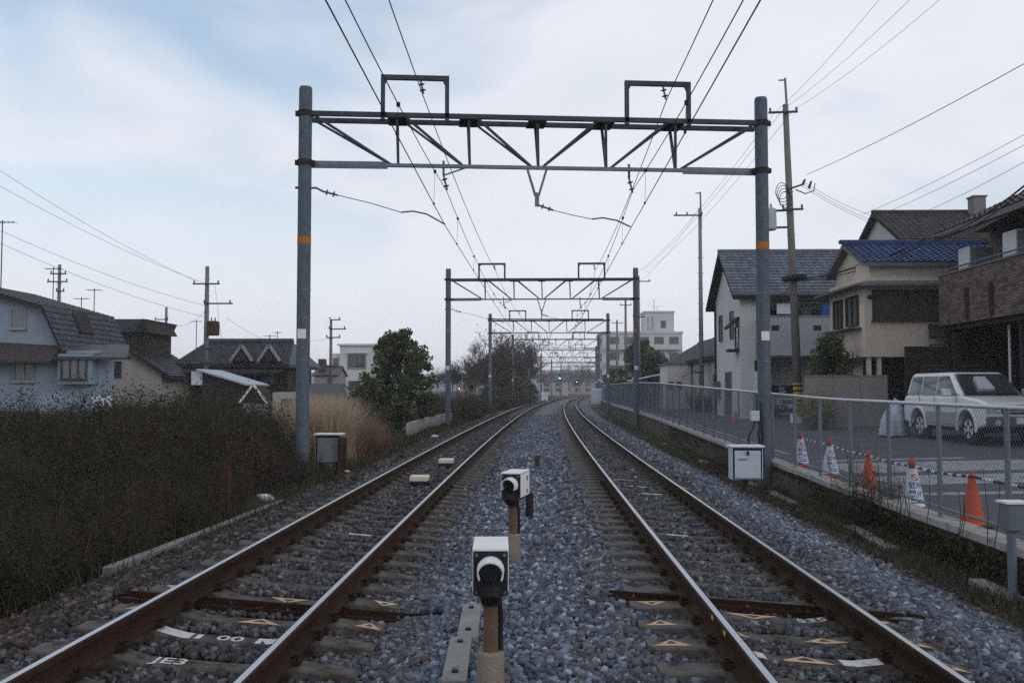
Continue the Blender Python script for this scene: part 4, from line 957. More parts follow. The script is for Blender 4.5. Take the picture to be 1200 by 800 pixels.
low_house(0, 68, 13, 8, 3.3, 5.6, wmat('brown_boards', (.13, .105, .09)), M['darktile'], 'low brown boarded house with long dark tiled roof along the lane', x=10.9, wins=(('-x', 0, 2, 4, .9, 2.2), ('-x', 0, 7, 9, .9, 2.2)))
low_house(0, 84, 12, 8, 3.4, 5.7, lowm, M['darktile'], 'low house with dark tiled roof at the far end of the lane', x=11.9, wins=(('-x', 0, 2, 4, .9, 2.2),))
x0, _ = xz(782, 450, 64); x1, z1 = xz(802, 427, 64); o = empty('white_shed', (x0, 64, zst(64)), 'small white rendered annex with two square windows facing along the line', 'shed'); hh = z1 - zst(64)
wm = wmat('white_render', (.56, .54, .52), .9); MB().box(0, x1 - x0 + .4, 0, 3.6, -.2, hh).build('wall', wm, o, local=True); MB().box(-.12, x1 - x0 + .52, -.12, 3.7, hh, hh + .1).build('flat_roof', M['gutter'], o, local=True)
for a in (.25, .75): window(o, '-y', 0, a - .13, a + .13, 1.35, 1.8, M['glass'], M['frame'], 0, False)
x0, z0 = xz(765, 443, 74); o = empty('lane_awning', (x0 - .8, 74, z0 - 2.0), 'small pale sloping awning on posts beside the boarded house', 'awning')
MB().poly([(-.9, 0, 1.85), (1.6, 0, 2.35), (1.6, 2.5, 2.35), (-.9, 2.5, 1.85)], (0, 0, -.06)).build('awning_sheet', M['aircon'], o, local=True)
for a, c in ((-.7, .1), (-.7, 2.3)): MB().tube([(a, c, -.6), (a, c, 1.86)], .04, 6).build('post', M['steel'], o, local=True)
# --- apartment block
Y0 = 168.; x0 = xz(706, 450, Y0)[0]; x1 = xz(800, 450, Y0)[0]; zt = xz(740, 391, Y0)[1]; o = empty('apartment_block', (x0, Y0, .3), 'white four storey apartment block with rooftop tower', 'building')
wm = wmat('apartment_render', (.52, .52, .52), .9); fh = (zt - .3) / 4
MB().box(0, x1 - x0, 0, 14, -.3, zt - .3).build('wall', wm, o, local=True); MB().box(-.15, x1 - x0 + .15, -.15, 14.15, zt - .3, zt + .1).build('parapet', wm, o, local=True)
for fl in range(4):
    z = fl * fh
    for i in range(5): a = 1.3 + i * 2.5; window(o, '-y', 0, a, a + 1.5, z + .95, z + 2.1, M['glass'], M['frame'], 1, False, .08)
    MB().box(.6, x1 - x0 - .2, -1.1, -.0, z - .06, z + .06).build('balcony_slab', wm, o, local=True)
    if fl: MB().box(.6, x1 - x0 - .2, -1.12, -1.04, z + .06, z + .8).build('balcony_wall', wm, o, local=True)
    for i in range(4): a = 1.5 + i * 3.2; window(o, '-x', 0, a, a + 1.6, z + .9, z + 2.1, M['glass'], M['frame'], 1, False, .08)
tx0 = xz(757, 400, Y0)[0] - x0; tx1 = xz(792, 400, Y0)[0] - x0; tz = xz(757, 365, Y0)[1] - .3
MB().box(tx0, tx1, 2, 8, zt - .3, tz).build('rooftop_tower', wm, o, local=True); MB().box(tx0 - .15, tx1 + .15, 1.85, 8.15, tz, tz + .25).build('tower_cap', wm, o, local=True); window(o, '-y', 2, tx0 + 2.8, tx0 + 3.6, zt + .8, zt + 2.0, M['glass'], M['frame'], 0, False)
for a in (.8, 1.6): MB().box(tx0 + a - .1, tx0 + a + .1, 1.7, 2, zt + .4, tz - .6).build('tower_rib', wm, o, local=True)
MB().tube([(tx0 + 2, 5, tz), (tx0 + 2, 5, tz + 2.6)], .05, 5).build('roof_mast', M['steel'], o, local=True)
# --- left: house with gambrel gable
Y0 = 45.; zb = .62; xR = xz(70, 400, Y0)[0]; H = empty('gambrel_house', (xR, Y0, zb), 'pale blue house with dark gambrel roof and small square gable window', 'house')
pale = wmat('pale_blue_render', (.25, .31, .37), .80, th=.56)
def lx(px): return xz(px, 400, Y0)[0] - xR
def lz(py): return xz(40, py, Y0)[1] - zb
zE, zK, zA = lz(408), lz(362), lz(330); xk = lx(52); xa = lx(-60)
MB().poly([(2 * xa, 0, zE), (0, 0, zE), (xk, 0, zK), (xa, 0, zA), (2 * xa - xk, 0, zK)], (0, 7, 0)).build('gable_wall', pale, H, local=True)
for (pa, pb) in (((.25, zE - .25), (xk, zK)), ((xk, zK), (xa, zA))):
    P = [(pa[0] + .05, 7.4, pa[1] + .1), (pa[0] + .05, -.45, pa[1] + .1), (pb[0] + .05, -.45, pb[1] + .1), (pb[0] + .05, 7.4, pb[1] + .1)]
    s = slab(P, .16).build('roof_slope', M['dark'], H, local=True); tiles('roof_tiles', P, M['darktile'], s, .28, .26)
MB().box(2 * xa, 1.9, -.05, 1.5, -.4, zE - .1).build('ground_floor_wall', pale, H, local=True)
MB().poly([(2 * xa, -1.1, lz(419)), (.1, -1.1, lz(423)), (.1, 0, lz(405)), (2 * xa, 0, lz(390))], (0, 0, -.12)).build('pent_roof', M['browntile'], H, local=True)
MB().poly([(.1, -.7, lz(419)), (3.4, -.7, lz(419)), (2.6, 1.5, lz(402)), (.1, 1.5, lz(402))], (0, 0, -.12)).build('side_roof', M['darktile'], H, local=True)
window(H, '-y', 0, lx(13), lx(29), lz(384), lz(363), M['curtain'], M['frame'], 0, True, .08)
window(H, '-y', -.05, lx(19), lx(41), lz(446), lz(424), M['curtain'], M['frame'], 1, True, .1)
k = MB().box(.2, 1.75, -.55, -.05, lz(450), lz(415)).build('bay', pale, H, local=True); window(H, '-y', -.55, .42, 1.5, lz(443), lz(420), M['curtain'], M['darkframe'], 2, True, .1)
nx = (zK - zE) / math.hypot(zK - zE, xk); 
def sl_(t, q): return (.25 + (xk - .25) * t + .05 + .06, q, zE - .15 + (zK - zE + .25) * t + .12)
MB().poly([sl_(.42, 2.2), sl_(.42, 3.7), sl_(.9, 3.7), sl_(.9, 2.2)], (.05, 0, .03)).build('roof_window', M['dark'], H, local=True)
o = empty('outdoor_unit', (xR + 2.35, 44.2, .25), 'white air conditioner unit outside the pale blue house wall', 'air conditioner'); MB().box(-.4, .4, -.15, .15, 0, .95).build('case', M['aircon'], o, local=True, bevel=.02); MB().tube([(-.1, -.155, .5), (-.1, -.17, .5)], .24, 20).build('fan_grille', M['gutter'], o, local=True)
x0, z0 = xz(88, 462, 40); o = empty('sloping_fence_panel', (x0, 40, z0 - 1), 'pale blue sloping sheet fence below the pale blue house', 'fence'); MB().poly([(-1.4, 0, .1), (1.3, 0, -.1), (1.3, 0, .55), (-1.4, 0, 1.1)], (0, .06, 0)).build('sheet', pale, o, local=True)
for a in (-1.3, 0, 1.2): MB().box(a - .04, a + .04, .06, .14, -.5, .7).build('post', M['steel'], o, local=True)
# --- left: cream wall house with dormer
Y0 = 58.; zb = .62; x0 = xz(100, 400, Y0)[0]; H = empty('dormer_house', (x0, Y0, zb), 'cream walled house with long dark sloping roof and a gabled dormer', 'house')
def lx(px): return xz(px, 400, Y0)[0] - x0
def lz(py): return xz(150, py, Y0)[1] - zb
cream = wmat('cream_side_render', (.40, .375, .34), .88)
MB().poly([(lx(60), 0, -.5), (lx(190), 0, -.5), (lx(190), 0, lz(438)), (lx(103), 0, lz(384)), (lx(60), 0, lz(384))], (0, 6, 0)).build('wall', cream, H, local=True)
P = [(lx(203), 6.3, lz(441)), (lx(203), -.4, lz(441)), (lx(92), -.4, lz(372)), (lx(92), 6.3, lz(372))]; s = slab(P, .16).build('roof_slope', M['dark'], H, local=True); tiles('roof_tiles', P, M['darktile'], s, .28, .26)
P = [(lx(92), 6.3, lz(372)), (lx(92), -.4, lz(372)), (lx(40), -.4, lz(400)), (lx(40), 6.3, lz(400))]; slab(P, .16).build('roof_slope', M['darktile'], H, local=True)
MB().box(lx(133), lx(168), .2, 4.5, lz(425), lz(387)).build('dormer', M['dark'], H, local=True)
MB().poly([(lx(126), -.2, lz(389)), (lx(126), 5, lz(389)), (lx(134), 5, lz(374)), (lx(134), -.2, lz(374))], (lx(170) - lx(132), 0, 0)).build('dormer_roof', M['darktile'], H, local=True)
MB().poly([(lx(160), -.25, lz(389)), (lx(177), -.25, lz(390)), (lx(168), -.25, lz(373.5))], (0, 4.6, 0)).build('dormer_gable', M['dark'], H, local=True)
window(H, '-y', 0, lx(108), lx(115), lz(400), lz(389), M['glass'], M['darkframe'], 0, False); window(H, '-y', 0, lx(122), lx(142), lz(440), lz(424), M['glass'], M['darkframe'], 1, True)
# --- left: big traditional house
Y0 = 62.; zb = .5; x0 = xz(205, 400, Y0)[0]; H = empty('tiled_roof_house', (x0, Y0, zb), 'large dark tiled traditional house with two small roof gables', 'house')
def lx(px): return xz(px, 400, Y0)[0] - x0
def lz(py): return xz(260, py, Y0)[1] - zb
MB().box(lx(214), lx(334), .8, 7.5, -.5, lz(424)).build('wall', M['dark'], H, local=True)
zr = lz(398); ze = lz(427)
P = [(lx(203), -.2, ze), (lx(340), -.2, ze), (lx(325), 4.2, zr), (lx(215), 4.2, zr)]; s = slab(P, .18).build('roof_slope', M['dark'], H, local=True); tiles('roof_tiles', P, M['darktile'], s, .28, .26)
P = [(lx(340), -.2, ze), (lx(344), 8.4, ze), (lx(325), 4.3, zr), (lx(325), 4.2, zr)]; slab(P, .18).build('roof_slope', M['darktile'], H, local=True)
P = [(lx(344), 8.4, ze), (lx(199), 8.4, ze), (lx(215), 4.2, zr), (lx(325), 4.2, zr)]; slab(P, .18).build('roof_slope', M['darktile'], H, local=True)
MB().tube([(lx(215), 4.2, zr + .1), (lx(325), 4.2, zr + .1)], .2, 8).build('ridge', M['darktile'], H, local=True)
for c in (286, 318):
    a, b_, m_ = lx(c - 13), lx(c + 13), lx(c); zt_, z0_ = lz(406), lz(423)
    k = MB().poly([(a, -.5, z0_), (b_, -.5, z0_), (m_, -.5, zt_)], (0, 2.6, 0)).build('roof_gable', M['dark'], H, local=True)
    for q in (a, b_): MB().bar((q, -.55, z0_ - .02), (m_, -.55, zt_ + .06), .12, .16).build('barge_board', M['frame'], k, local=True)
window(H, '-y', .8, lx(300), lx(318), lz(448), lz(436), M['curtain'], M['darkframe'], 2, True); window(H, '-y', .8, lx(262), lx(280), lz(448), lz(436), M['glass'], M['darkframe'], 2, True)
P = [(lx(213), -1.6, lz(436)), (lx(332), -1.6, lz(436)), (lx(332), .8, lz(430)), (lx(213), .8, lz(430))]; s = slab(P, .14).build('lower_eave', M['dark'], H, local=True)
# small pale metal roof shed and small gabled porch before it
x0, z0 = xz(232, 450, 46); o = empty('metal_roof_shed', (x0, 46, .3), 'low shed with pale sloping metal roof amid the dark shrubs', 'shed')
x1, _ = xz(292, 450, 46); za = xz(240, 432, 46)[1] - .3; zc = xz(290, 450, 46)[1] - .3
MB().poly([(0, -.3, za), (x1 - x0, -.3, zc), (x1 - x0, 3.5, zc), (0, 3.5, za)], (0, 0, -.08)).build('roof', mat('pale_sheet_roof', (.34, .38, .43), (.28, .32, .36), 2, .4, .3, 5, stretch=(1, 14, 1)), o, local=True)
MB().poly([(.2, 0, -.6), (x1 - x0 - .2, 0, -.6), (x1 - x0 - .2, 0, zc - .02), (.2, 0, za - .1)], (0, 3, 0)).build('wall', M['dark'], o, local=True); MB().box(-.35, .25, .1, 1, za - .75, za - .12).build('white_vent_box', M['aircon'], o, local=True)
x0, z0 = xz(297, 462, 44); o = empty('gabled_porch', (x0, 44, .2), 'small porch with white edged gable below the large tiled house', 'porch')
zt_ = z0 + .4 - .2
MB().poly([(-.6, 0, zt_ - .75), (.6, 0, zt_ - .75), (0, 0, zt_)], (0, 2, 0)).build('gable', M['dark'], o, local=True)
for q in (-.62, .62): MB().bar((q, -.05, zt_ - .78), (0, -.05, zt_ + .04), .07, .09).build('barge_board', M['vinyl'], o, local=True)
MB().box(-.5, .5, .1, 1.9, -.5, zt_ - .75).build('wall', pale, o, local=True); MB().box(.7, 2.0, .6, 2.2, -.5, zt_ - .3).build('side_wall', cream, o, local=True); MB().box(1.1, 1.6, .58, .6, .2, zt_ - .6).build('door', M['dark'], o, local=True)
# --- left: small gabled shed behind the dry grass, white block far off
x0, _ = xz(358, 460, 46); x1, zt_ = xz(408, 449, 46); o = empty('grey_gable_shed', (x0, 46, -.1), 'low grey shed with dark roof behind the dry grass', 'shed'); zt_ += .1
MB().box(0, x1 - x0, 0, 4, -.4, zt_ - .8).build('wall', wmat('shed_render', (.26, .27, .285)), o, local=True)
P = [(-.2, -.3, zt_ - .9), (x1 - x0 + .1, -.3, zt_ - .9), (x1 - x0 - .6, 2, zt_), (-.2, 2, zt_)]; slab(P, .1).build('roof_slope', M['darktile'], o, local=True); slab([(x1 - x0 + .1, 4.3, zt_ - .9), (-.2, 4.3, zt_ - .9), (-.2, 2, zt_), (x1 - x0 - .6, 2, zt_)], .1).build('roof_slope', M['darktile'], o, local=True)
MB().poly([(x1 - x0 + .05, -.2, zt_ - 1.), (x1 - x0 + .05, 4.2, zt_ - 1.), (x1 - x0 - .55, 2, zt_ - .1)], (-.1, 0, 0)).build('hip_end', bpy.data.materials['shed_render'], o, local=True)
Y0 = 118.; x0 = xz(398, 440, Y0)[0]; x1 = xz(470, 440, Y0)[0]; zt_ = xz(420, 405, Y0)[1]; o = empty('white_flat_roof_building', (x0, Y0, .5), 'white flat roofed two storey building behind the round evergreen tree', 'building'); h = zt_ - .5
wm2 = wmat('far_white_render', (.56, .57, .57), .92); MB().box(0, x1 - x0, 0, 9, -.6, h).build('wall', wm2, o, local=True); MB().box(-.25, x1 - x0 + .2, -.3, 9.2, h, h + .22).build('roof_slab', wm2, o, local=True); MB().box(-1.1, 0, .4, 6, -.5, h - .9).build('side_wing', wm2, o, local=True)
window(o, '-y', 0, 1.0, 3.1, h - 2.6, h - 1.1, M['glass'], M['frame'], 2, True, .1); window(o, '-y', 0, 1.1, 2.4, h - 5.2, h - 4.2, M['glass'], M['frame'], 1, True, .1); window(o, '-y', .4, -.8, -.3, h - 2.4, h - 1.5, M['glass'], M['frame'], 0, False, .08)
MB().box(.9, 3.3, -.5, 0, h - .9, h - .8).build('window_canopy', wm2, o, local=True)
Y0 = 105.; x0 = xz(368, 440, Y0)[0]; o = empty('pinkish_house', (x0, Y0, .4), 'small pinkish house with dark roof before the white flat roofed building', 'house'); w_ = xz(395, 440, Y0)[0] - x0; zt_ = xz(380, 430, Y0)[1] - .4
MB().box(0, w_, 0, 5, -.5, zt_ - .8).build('wall', wmat('pinkish_render', (.30, .24, .23)), o, local=True); g = gable_roof(o, 0, w_, 0, 5, zt_ - .8, zt_, 'x', M['darktile'], .2, .1, False); g.build('gable_wall', bpy.data.materials['pinkish_render'], o, local=True)
MB().box(.2, .95, 1, 1.8, zt_ - .3, zt_ + .9).build('chimney', M['rustpost'], o, local=True); window(o, '-y', 0, 1.4, 2.0, zt_ - 1.9, zt_ - 1.1, M['glass'], M['frame'], 0, False)
# --- far houses where the line bends away
fc = [(.45, .40, .35), (.36, .35, .35), (.5, .5, .5), (.3, .25, .22), (.42, .42, .44), (.26, .26, .28)]
far = [(644, 360, 9, 6, 'tan'), (648, 300, 9, 6, 'grey'), (671, 420, 14, 9, 'white'), (683, 380, 10, 7, 'brown'), (662, 470, 16, 8, 'pale'), (692, 450, 12, 9, 'slate coloured'), (606, 260, 10, 6.5, 'white walled'), (575, 230, 9, 6.2, 'dark walled')]
for i, (px, Y, w_, h, nm) in enumerate(far):
    x0 = xz(px, 455, Y)[0]; o = empty('distant_house', (x0 - w_ / 2, Y, .3), 'small distant ' + nm + ' house past the far gantries', 'house', 'distant houses'); wm = wmat('distant_render_%s' % nm.replace(' ', '_'), fc[i % 6])
    MB().box(0, w_, 0, 8, -.5, h * .68).build('wall', wm, o, local=True); g = gable_roof(o, 0, w_, 0, 8, h * .68, h, 'x' if i % 2 else 'y', M['darktile'], .4, .15, False); g.build('gable_wall', wm, o, local=True)
    for a in (.2, .6): window(o, '-y', 0, a * w_, (a + .2) * w_, h * .38, h * .56, M['glass'], M['frame'], 1, False, .08); window(o, '-y', 0, a * w_, (a + .2) * w_, .8, h * .28, M['glass'], M['frame'], 1, False, .08)

# ------------------------------------------------------------------ utility poles and their wires
M['upole'] = mat('utility_concrete', (.19, .175, .165), (.13, .118, .11), 4, .85, .2, 30, stretch=(2, 2, .3))
M['upoleg'] = mat('utility_steel', (.20, .225, .255), (.16, .18, .205), 4, .6)
def utility_pole(px, Y, ytop, zb, lb, r0=.18, m=None, arms=((.6, 1.0),), ext=0., trafo=None, guard=False, lean=0.):
    x, zt_ = xz(px, ytop, Y); o = empty('utility_pole', (x, Y, zb), lb, 'utility pole', 'utility poles'); h = zt_ - zb; m = m or M['upole']
    MB().tube([(lean, 0, -.3), (0, 0, h - ext)], [r0, r0 * .62], 14).build('shaft', m, o, local=True, smooth=True)
    if ext: MB().tube([(.06, -.05, h - ext - 1.2), (0.02, -.05, h)], .05, 8).build('steel_extension', M['upoleg'], o, local=True); MB().bar((-.25, -.05, h - .08), (.06, -.05, h - .08), .05, .05).build('tip_bracket', M['upoleg'], o, local=True)
    for (d, l0, *r) in arms:
        l1 = r[0] if r else l0; z = h - ext - d; a = MB().bar((-l0, -.16, z), (l1, -.16, z), .08, .08).build('crossarm', M['truss'], o, local=True)
        for q in ([-l0 * .9, l1 * .9] + ([-l0 * .5] if l0 > .9 else [])): b = MB(); b.tube([(q, -.16, z + .04), (q, -.16, z + .12), (q, -.16, z + .2)], [.03, .055, .03], 8); b.build('pin_insulator', M['porcelain'], a, local=True)
    if trafo:
        tx, tz, tr_, th_ = trafo; k = MB().tube([(tx, 0, tz), (tx, 0, tz + .05), (tx, 0, tz + th_ - .06), (tx, 0, tz + th_)], [tr_ * .9, tr_, tr_, tr_ * .8], 18).build('transformer', M['greybox'] if tx < 0 else M['rustpost'], o, local=True)
        b = MB(); b.bar((tx, 0, tz + .1), (0, 0, tz + .1), .08, .08); b.bar((tx, 0, tz + th_ - .1), (0, 0, tz + th_ - .1), .08, .08); b.build('bracket', M['truss'], k, local=True)
        for q in (-.1, .1): MB().tube([(tx + q, 0, tz + th_), (tx + q, 0, tz + th_ + .2)], [.05, .03], 8).build('bushing', M['porcelain'], k, local=True)
    if guard:
        MB().tube([(lean * .9, 0, .35), (lean * .8, 0, 1.6)], [r0 * 1.02, r0 * .99], 14).build('guard_sleeve', M['yellow'], o, local=True)
        b = MB()
        for i in range(6): b.tube([(lean * .88, 0, .45 + i * .2), (lean * .87, 0, .53 + i * .2)], r0 * 1.035, 14)
        b.build('guard_stripes', M['dark'], o, local=True)
    for i in range(6):
        z = h * .35 + i * .9
        if z < h - ext - .5: MB().bar((-.2, 0, z), (.2, 0, z), .02, .02).build('step_bolt', M['upoleg'], o, local=True)
    return o
YP = 41.
p1 = utility_pole(931, YP, 92, zst(YP, 9.8), 'tall brown grey utility pole with transformer and guard sleeve by the garden wall', .19, None, ((.35, .75, .45), (4.4, .35, .5)), 1.1, (-.75, 0, .3, .9), True)
# lean the pole as photographed and set the transformer where it hangs
xt, zt_ = xz(906, 272, YP)
for c in p1.children:
    if c.name.startswith('transformer'): c.location.z = zt_ - zst(YP); c.location.x = (xt - xz(931, 272, YP)[0]) + .75
p1.rotation_euler = (0, R(-1.7), 0)
xx, _ = xz(937, 495, 40.2); o = empty('pole_block', (xx, 40.2, zst(40, 10)), 'white concrete block at the foot of the guarded utility pole', 'block'); MB().box(-.33, .33, -.2, .2, -.02, .36).build('block', M['vinyl'], o, local=True, bevel=.03); MB().box(-.28, .28, -.15, .15, .36, .39).build('block_top', M['conc'], o, local=True)
# coiled cables and arms at mid height
x, z = xz(925, 222, YP); o = empty('cable_coils', (x, YP, z), 'dark looped cable coils hanging on the guarded utility pole', 'cable')
for i in range(4):
    b = MB(); c = Vector((-.35 + .05 * i, -.2, -.1 - .12 * i)); b.tube([c + Vector((.26 * math.cos(t), .08 * math.sin(t * 2), .34 * math.sin(t))) for t in np.linspace(0, 6.0, 18)], .016, 5); b.build('coil', M['wire'], o, local=True)
b = MB(); b.bar((0, -.2, 0), (.55, -.2, .18), .07, .07); b.tube([(.5, -.2, .16), (.6, -.2, .38)], [.06, .04], 8); b.tube([(.75, -.2, .0), (.85, -.2, .3)], [.06, .04], 8); b.tube([(.2, -.2, -.05), (.6, -.2, -.22), (.95, -.2, -.1), (1.0, -.2, .2)], .025, 6); b.build('lead_bracket', M['truss'], o, local=True)
utility_pole(820, 58, 225, zst(58), 'slim pale steel utility pole with one long arm beside the white annex', .155, M['upoleg'], ((.45, 1.55, .1), (9.6, .4, .1)), .95, None, True)
utility_pole(748, 84, 323, zst(84), 'slim dark utility pole right behind the second gantry', .17, None, ((.5, .2, 1.0), (3.5, .5, .5)), 0)
utility_pole(733, 104, 352, zst(104), 'far utility pole before the apartment block', .17, None, ((.5, .6, .6),), 0); utility_pole(723, 128, 375, zst(120), 'utility pole at the corner of the apartment block', .18, None, ((.4, .7, .7),), 0)
utility_pole(243, 55, 312, .3, 'dark utility pole with crossarms and rusty transformer among the shrubs', .17, None, ((1.0, .75, .75), (2.1, .1, 1.5), (4.6, .1, 1.1), (5.4, .3, 1.1), (6.2, .8, .2)), 0, (.38, 4.2, .34, .8))
utility_pole(70, 62, 310, .6, 'dark utility pole rising behind the gambrel roof', .15, None, ((.6, .5, .5), (1.1, .7, .6), (1.7, .1, .4)), 0)
utility_pole(195, 80, 360, .6, 'distant dark utility pole above the long sloping roof', .16, None, ((1.0, .9, .2), (1.6, .4, .3)), 0)
utility_pole(388, 70, 374, .2, 'dark utility pole with short arms by the white flat roofed building', .14, None, ((.05, .05, .7), (.7, .1, 1.1), (1.3, .3, .7), (3.3, .3, .6)), 0)
utility_pole(583, 135, 420, 0, 'pale thin pole in front of the bare trees', .16, M['upoleg'], ((.3, .3, .3),), 0)
def antenna(px, Y, y0, y1, lb, w_=1.):
    x, z0 = xz(px, y1, Y); _, z1 = xz(px, y0, Y); o = empty('roof_antenna', (x, Y, z0), lb, 'antenna', 'roof antennas'); MB().tube([(0, 0, -.8), (0, 0, z1 - z0)], .028, 5).build('mast', M['truss'], o, local=True)
    b = MB(); b.bar((-w_ * .5, 0, z1 - z0 - .1), (w_ * .5, 0, z1 - z0 - .1), .03, .03)
    for i in range(7): q = -w_ * .48 + i * w_ * .16; b.bar((q, -.3, z1 - z0 - .1), (q, .3, z1 - z0 - .1), .015, .015)
    b.build('yagi', M['truss'], o, local=True)
antenna(1, 46, 258, 335, 'tall roof antenna on the gambrel house', 1.2); antenna(62, 58, 313, 352, 'roof antenna beside the utility pole behind the gambrel roof', 1.); antenna(95, 60, 348, 372, 'low roof antenna over the sloping roof', .9); antenna(110, 60, 338, 372, 'taller roof antenna over the sloping roof', .9)
antenna(230, 70, 375, 402, 'thin antenna on the tiled roof ridge beside the utility pole', .7); antenna(316, 66, 392, 402, 'short antenna above the two small roof gables', .8); antenna(325, 68, 388, 402, 'forked antenna near the gantry pole', .5)
antenna(770, 176, 358, 366, 'mast antenna over the apartment tower', 2.0); antenna(1002, 47, 284, 296, 'small antenna on the slate roof', .9)
def wire(name, pts, r, lb, sag=.0):
    line = []
    for i in range(len(pts) - 1):
        a, c = Vector(pts[i]), Vector(pts[i + 1])
        for j in range(10): t = j / 10; p = a.lerp(c, t); p.z -= sag * 4 * t * (1 - t); line.append(p)
    line.append(Vector(pts[-1])); o = MB().tube(line, r, 5).build(name, M['wire']); tag(o, lb, 'wire', 'street wires'); return o
top = p1.location + Vector((0, 0, 0))
def pt(px, py, Y): return at(px, py, Y)
for (a, b_, k) in (((907, 133), (1030, 0), 'first'), ((918, 128), (1066, 0), 'second'), ((929, 130), (1101, 0), 'third')):
    A = pt(*a, YP); B = pt(*b_, 27.5); wire('power_line', [A, B, A + (B - A) * 2.0], .006, '%s of three thin power lines climbing from the guarded utility pole' % k, .15)
    C = A + Vector((-1.2, 44, -1.5)); wire('power_line', [A, C], .008, '%s of three thin power lines running on beyond the guarded utility pole' % k, .6)
A = pt(945, 205, YP); B = pt(1200, 75, 24); wire('power_line', [A, B, A + (B - A) * 1.4], .011, 'single thicker power line rising from the utility pole over the roofs', .1)
for i, (a, b_) in enumerate((((940, 215), (1022, 258)), ((940, 218), (1024, 262)), ((940, 212), (1020, 252)))): wire('service_line', [pt(*a, YP), pt(*b_, 47)], .008, ('upper', 'middle', 'lower')[(1, 2, 0)[i]] + ' service line from the utility pole to the white gabled house', .12)
for i, (a, b_) in enumerate((((1010, 252), (1200, 158)), ((1022, 256), (1200, 170)), ((1060, 258), (1200, 190)))): wire('service_line', [pt(*a, 47), pt(*b_, 33), pt(*a, 47) + (pt(*b_, 33) - pt(*a, 47)) * 1.3], .009, ('highest', 'middle', 'lowest')[i] + ' of the thin lines passing above the brown tiled roof', .1)
A = pt(934, 328, YP); B = pt(1085, 280, 36.3); C = pt(1200, 218, 26); wire('telephone_cable', [A, B, C, C + (C - B) * .5], .028, 'thick black cable sweeping past the blue tiled roof to the pole', .25); wire('telephone_cable', [A + Vector((0, 0, -.06)), B + Vector((0, 0, -.14)), C + Vector((0, 0, -.1))], .018, 'thinner black cable slung beneath the thick one', .28)
A = pt(930, 330, YP); wire('telephone_cable', [A, pt(822, 430, 58), pt(748, 446, 84)], .02, 'dark cable dropping from the utility pole along the lane', .5)
x, z = xz(928, 327, YP); o = empty('cable_closure', (x, YP - .3, z), 'black cable closure clamped on the utility pole', 'cable closure'); MB().tube([(-.45, 0, -.05), (-.3, 0, -.02), (.3, 0, .05), (.5, 0, .1)], [.08, .14, .14, .07], 10).build('closure_body', M['blackp'], o, local=True); MB().bar((0, 0, 0), (0, .3, 0), .06, .06).build('clamp', M['blackp'], o, local=True)
for i, (a, b_) in enumerate((((0, 200), (232, 330)), ((0, 218), (238, 331)), ((0, 270), (241, 358)), ((0, 285), (242, 372)))): wire('power_line', [pt(*a, 40), pt(*b_, 55)], .008, ('topmost', 'second', 'third', 'lowest')[i] + ' of four thin lines reaching the pole with rusty transformer', .25)
wire('service_line', [pt(252, 335, 55), pt(262, 420, 60)], .008, 'drop line hanging from the arm of the transformer pole', .0); wire('service_line', [pt(265, 372, 55), pt(330, 405, 66)], .008, 'line from the transformer pole to the tiled house', .2); wire('service_line', [pt(195, 378, 80), pt(240, 366, 55)], .008, 'line linking the distant pole to the transformer pole', .5)
wire('service_line', [pt(388, 396, 70), pt(340, 400, 66)], .008, 'short line leaving the pole by the white building', .1); wire('service_line', [pt(818, 246, 58), pt(748, 330, 84)], .007, 'thin line from the slim steel pole along the lane', .5)

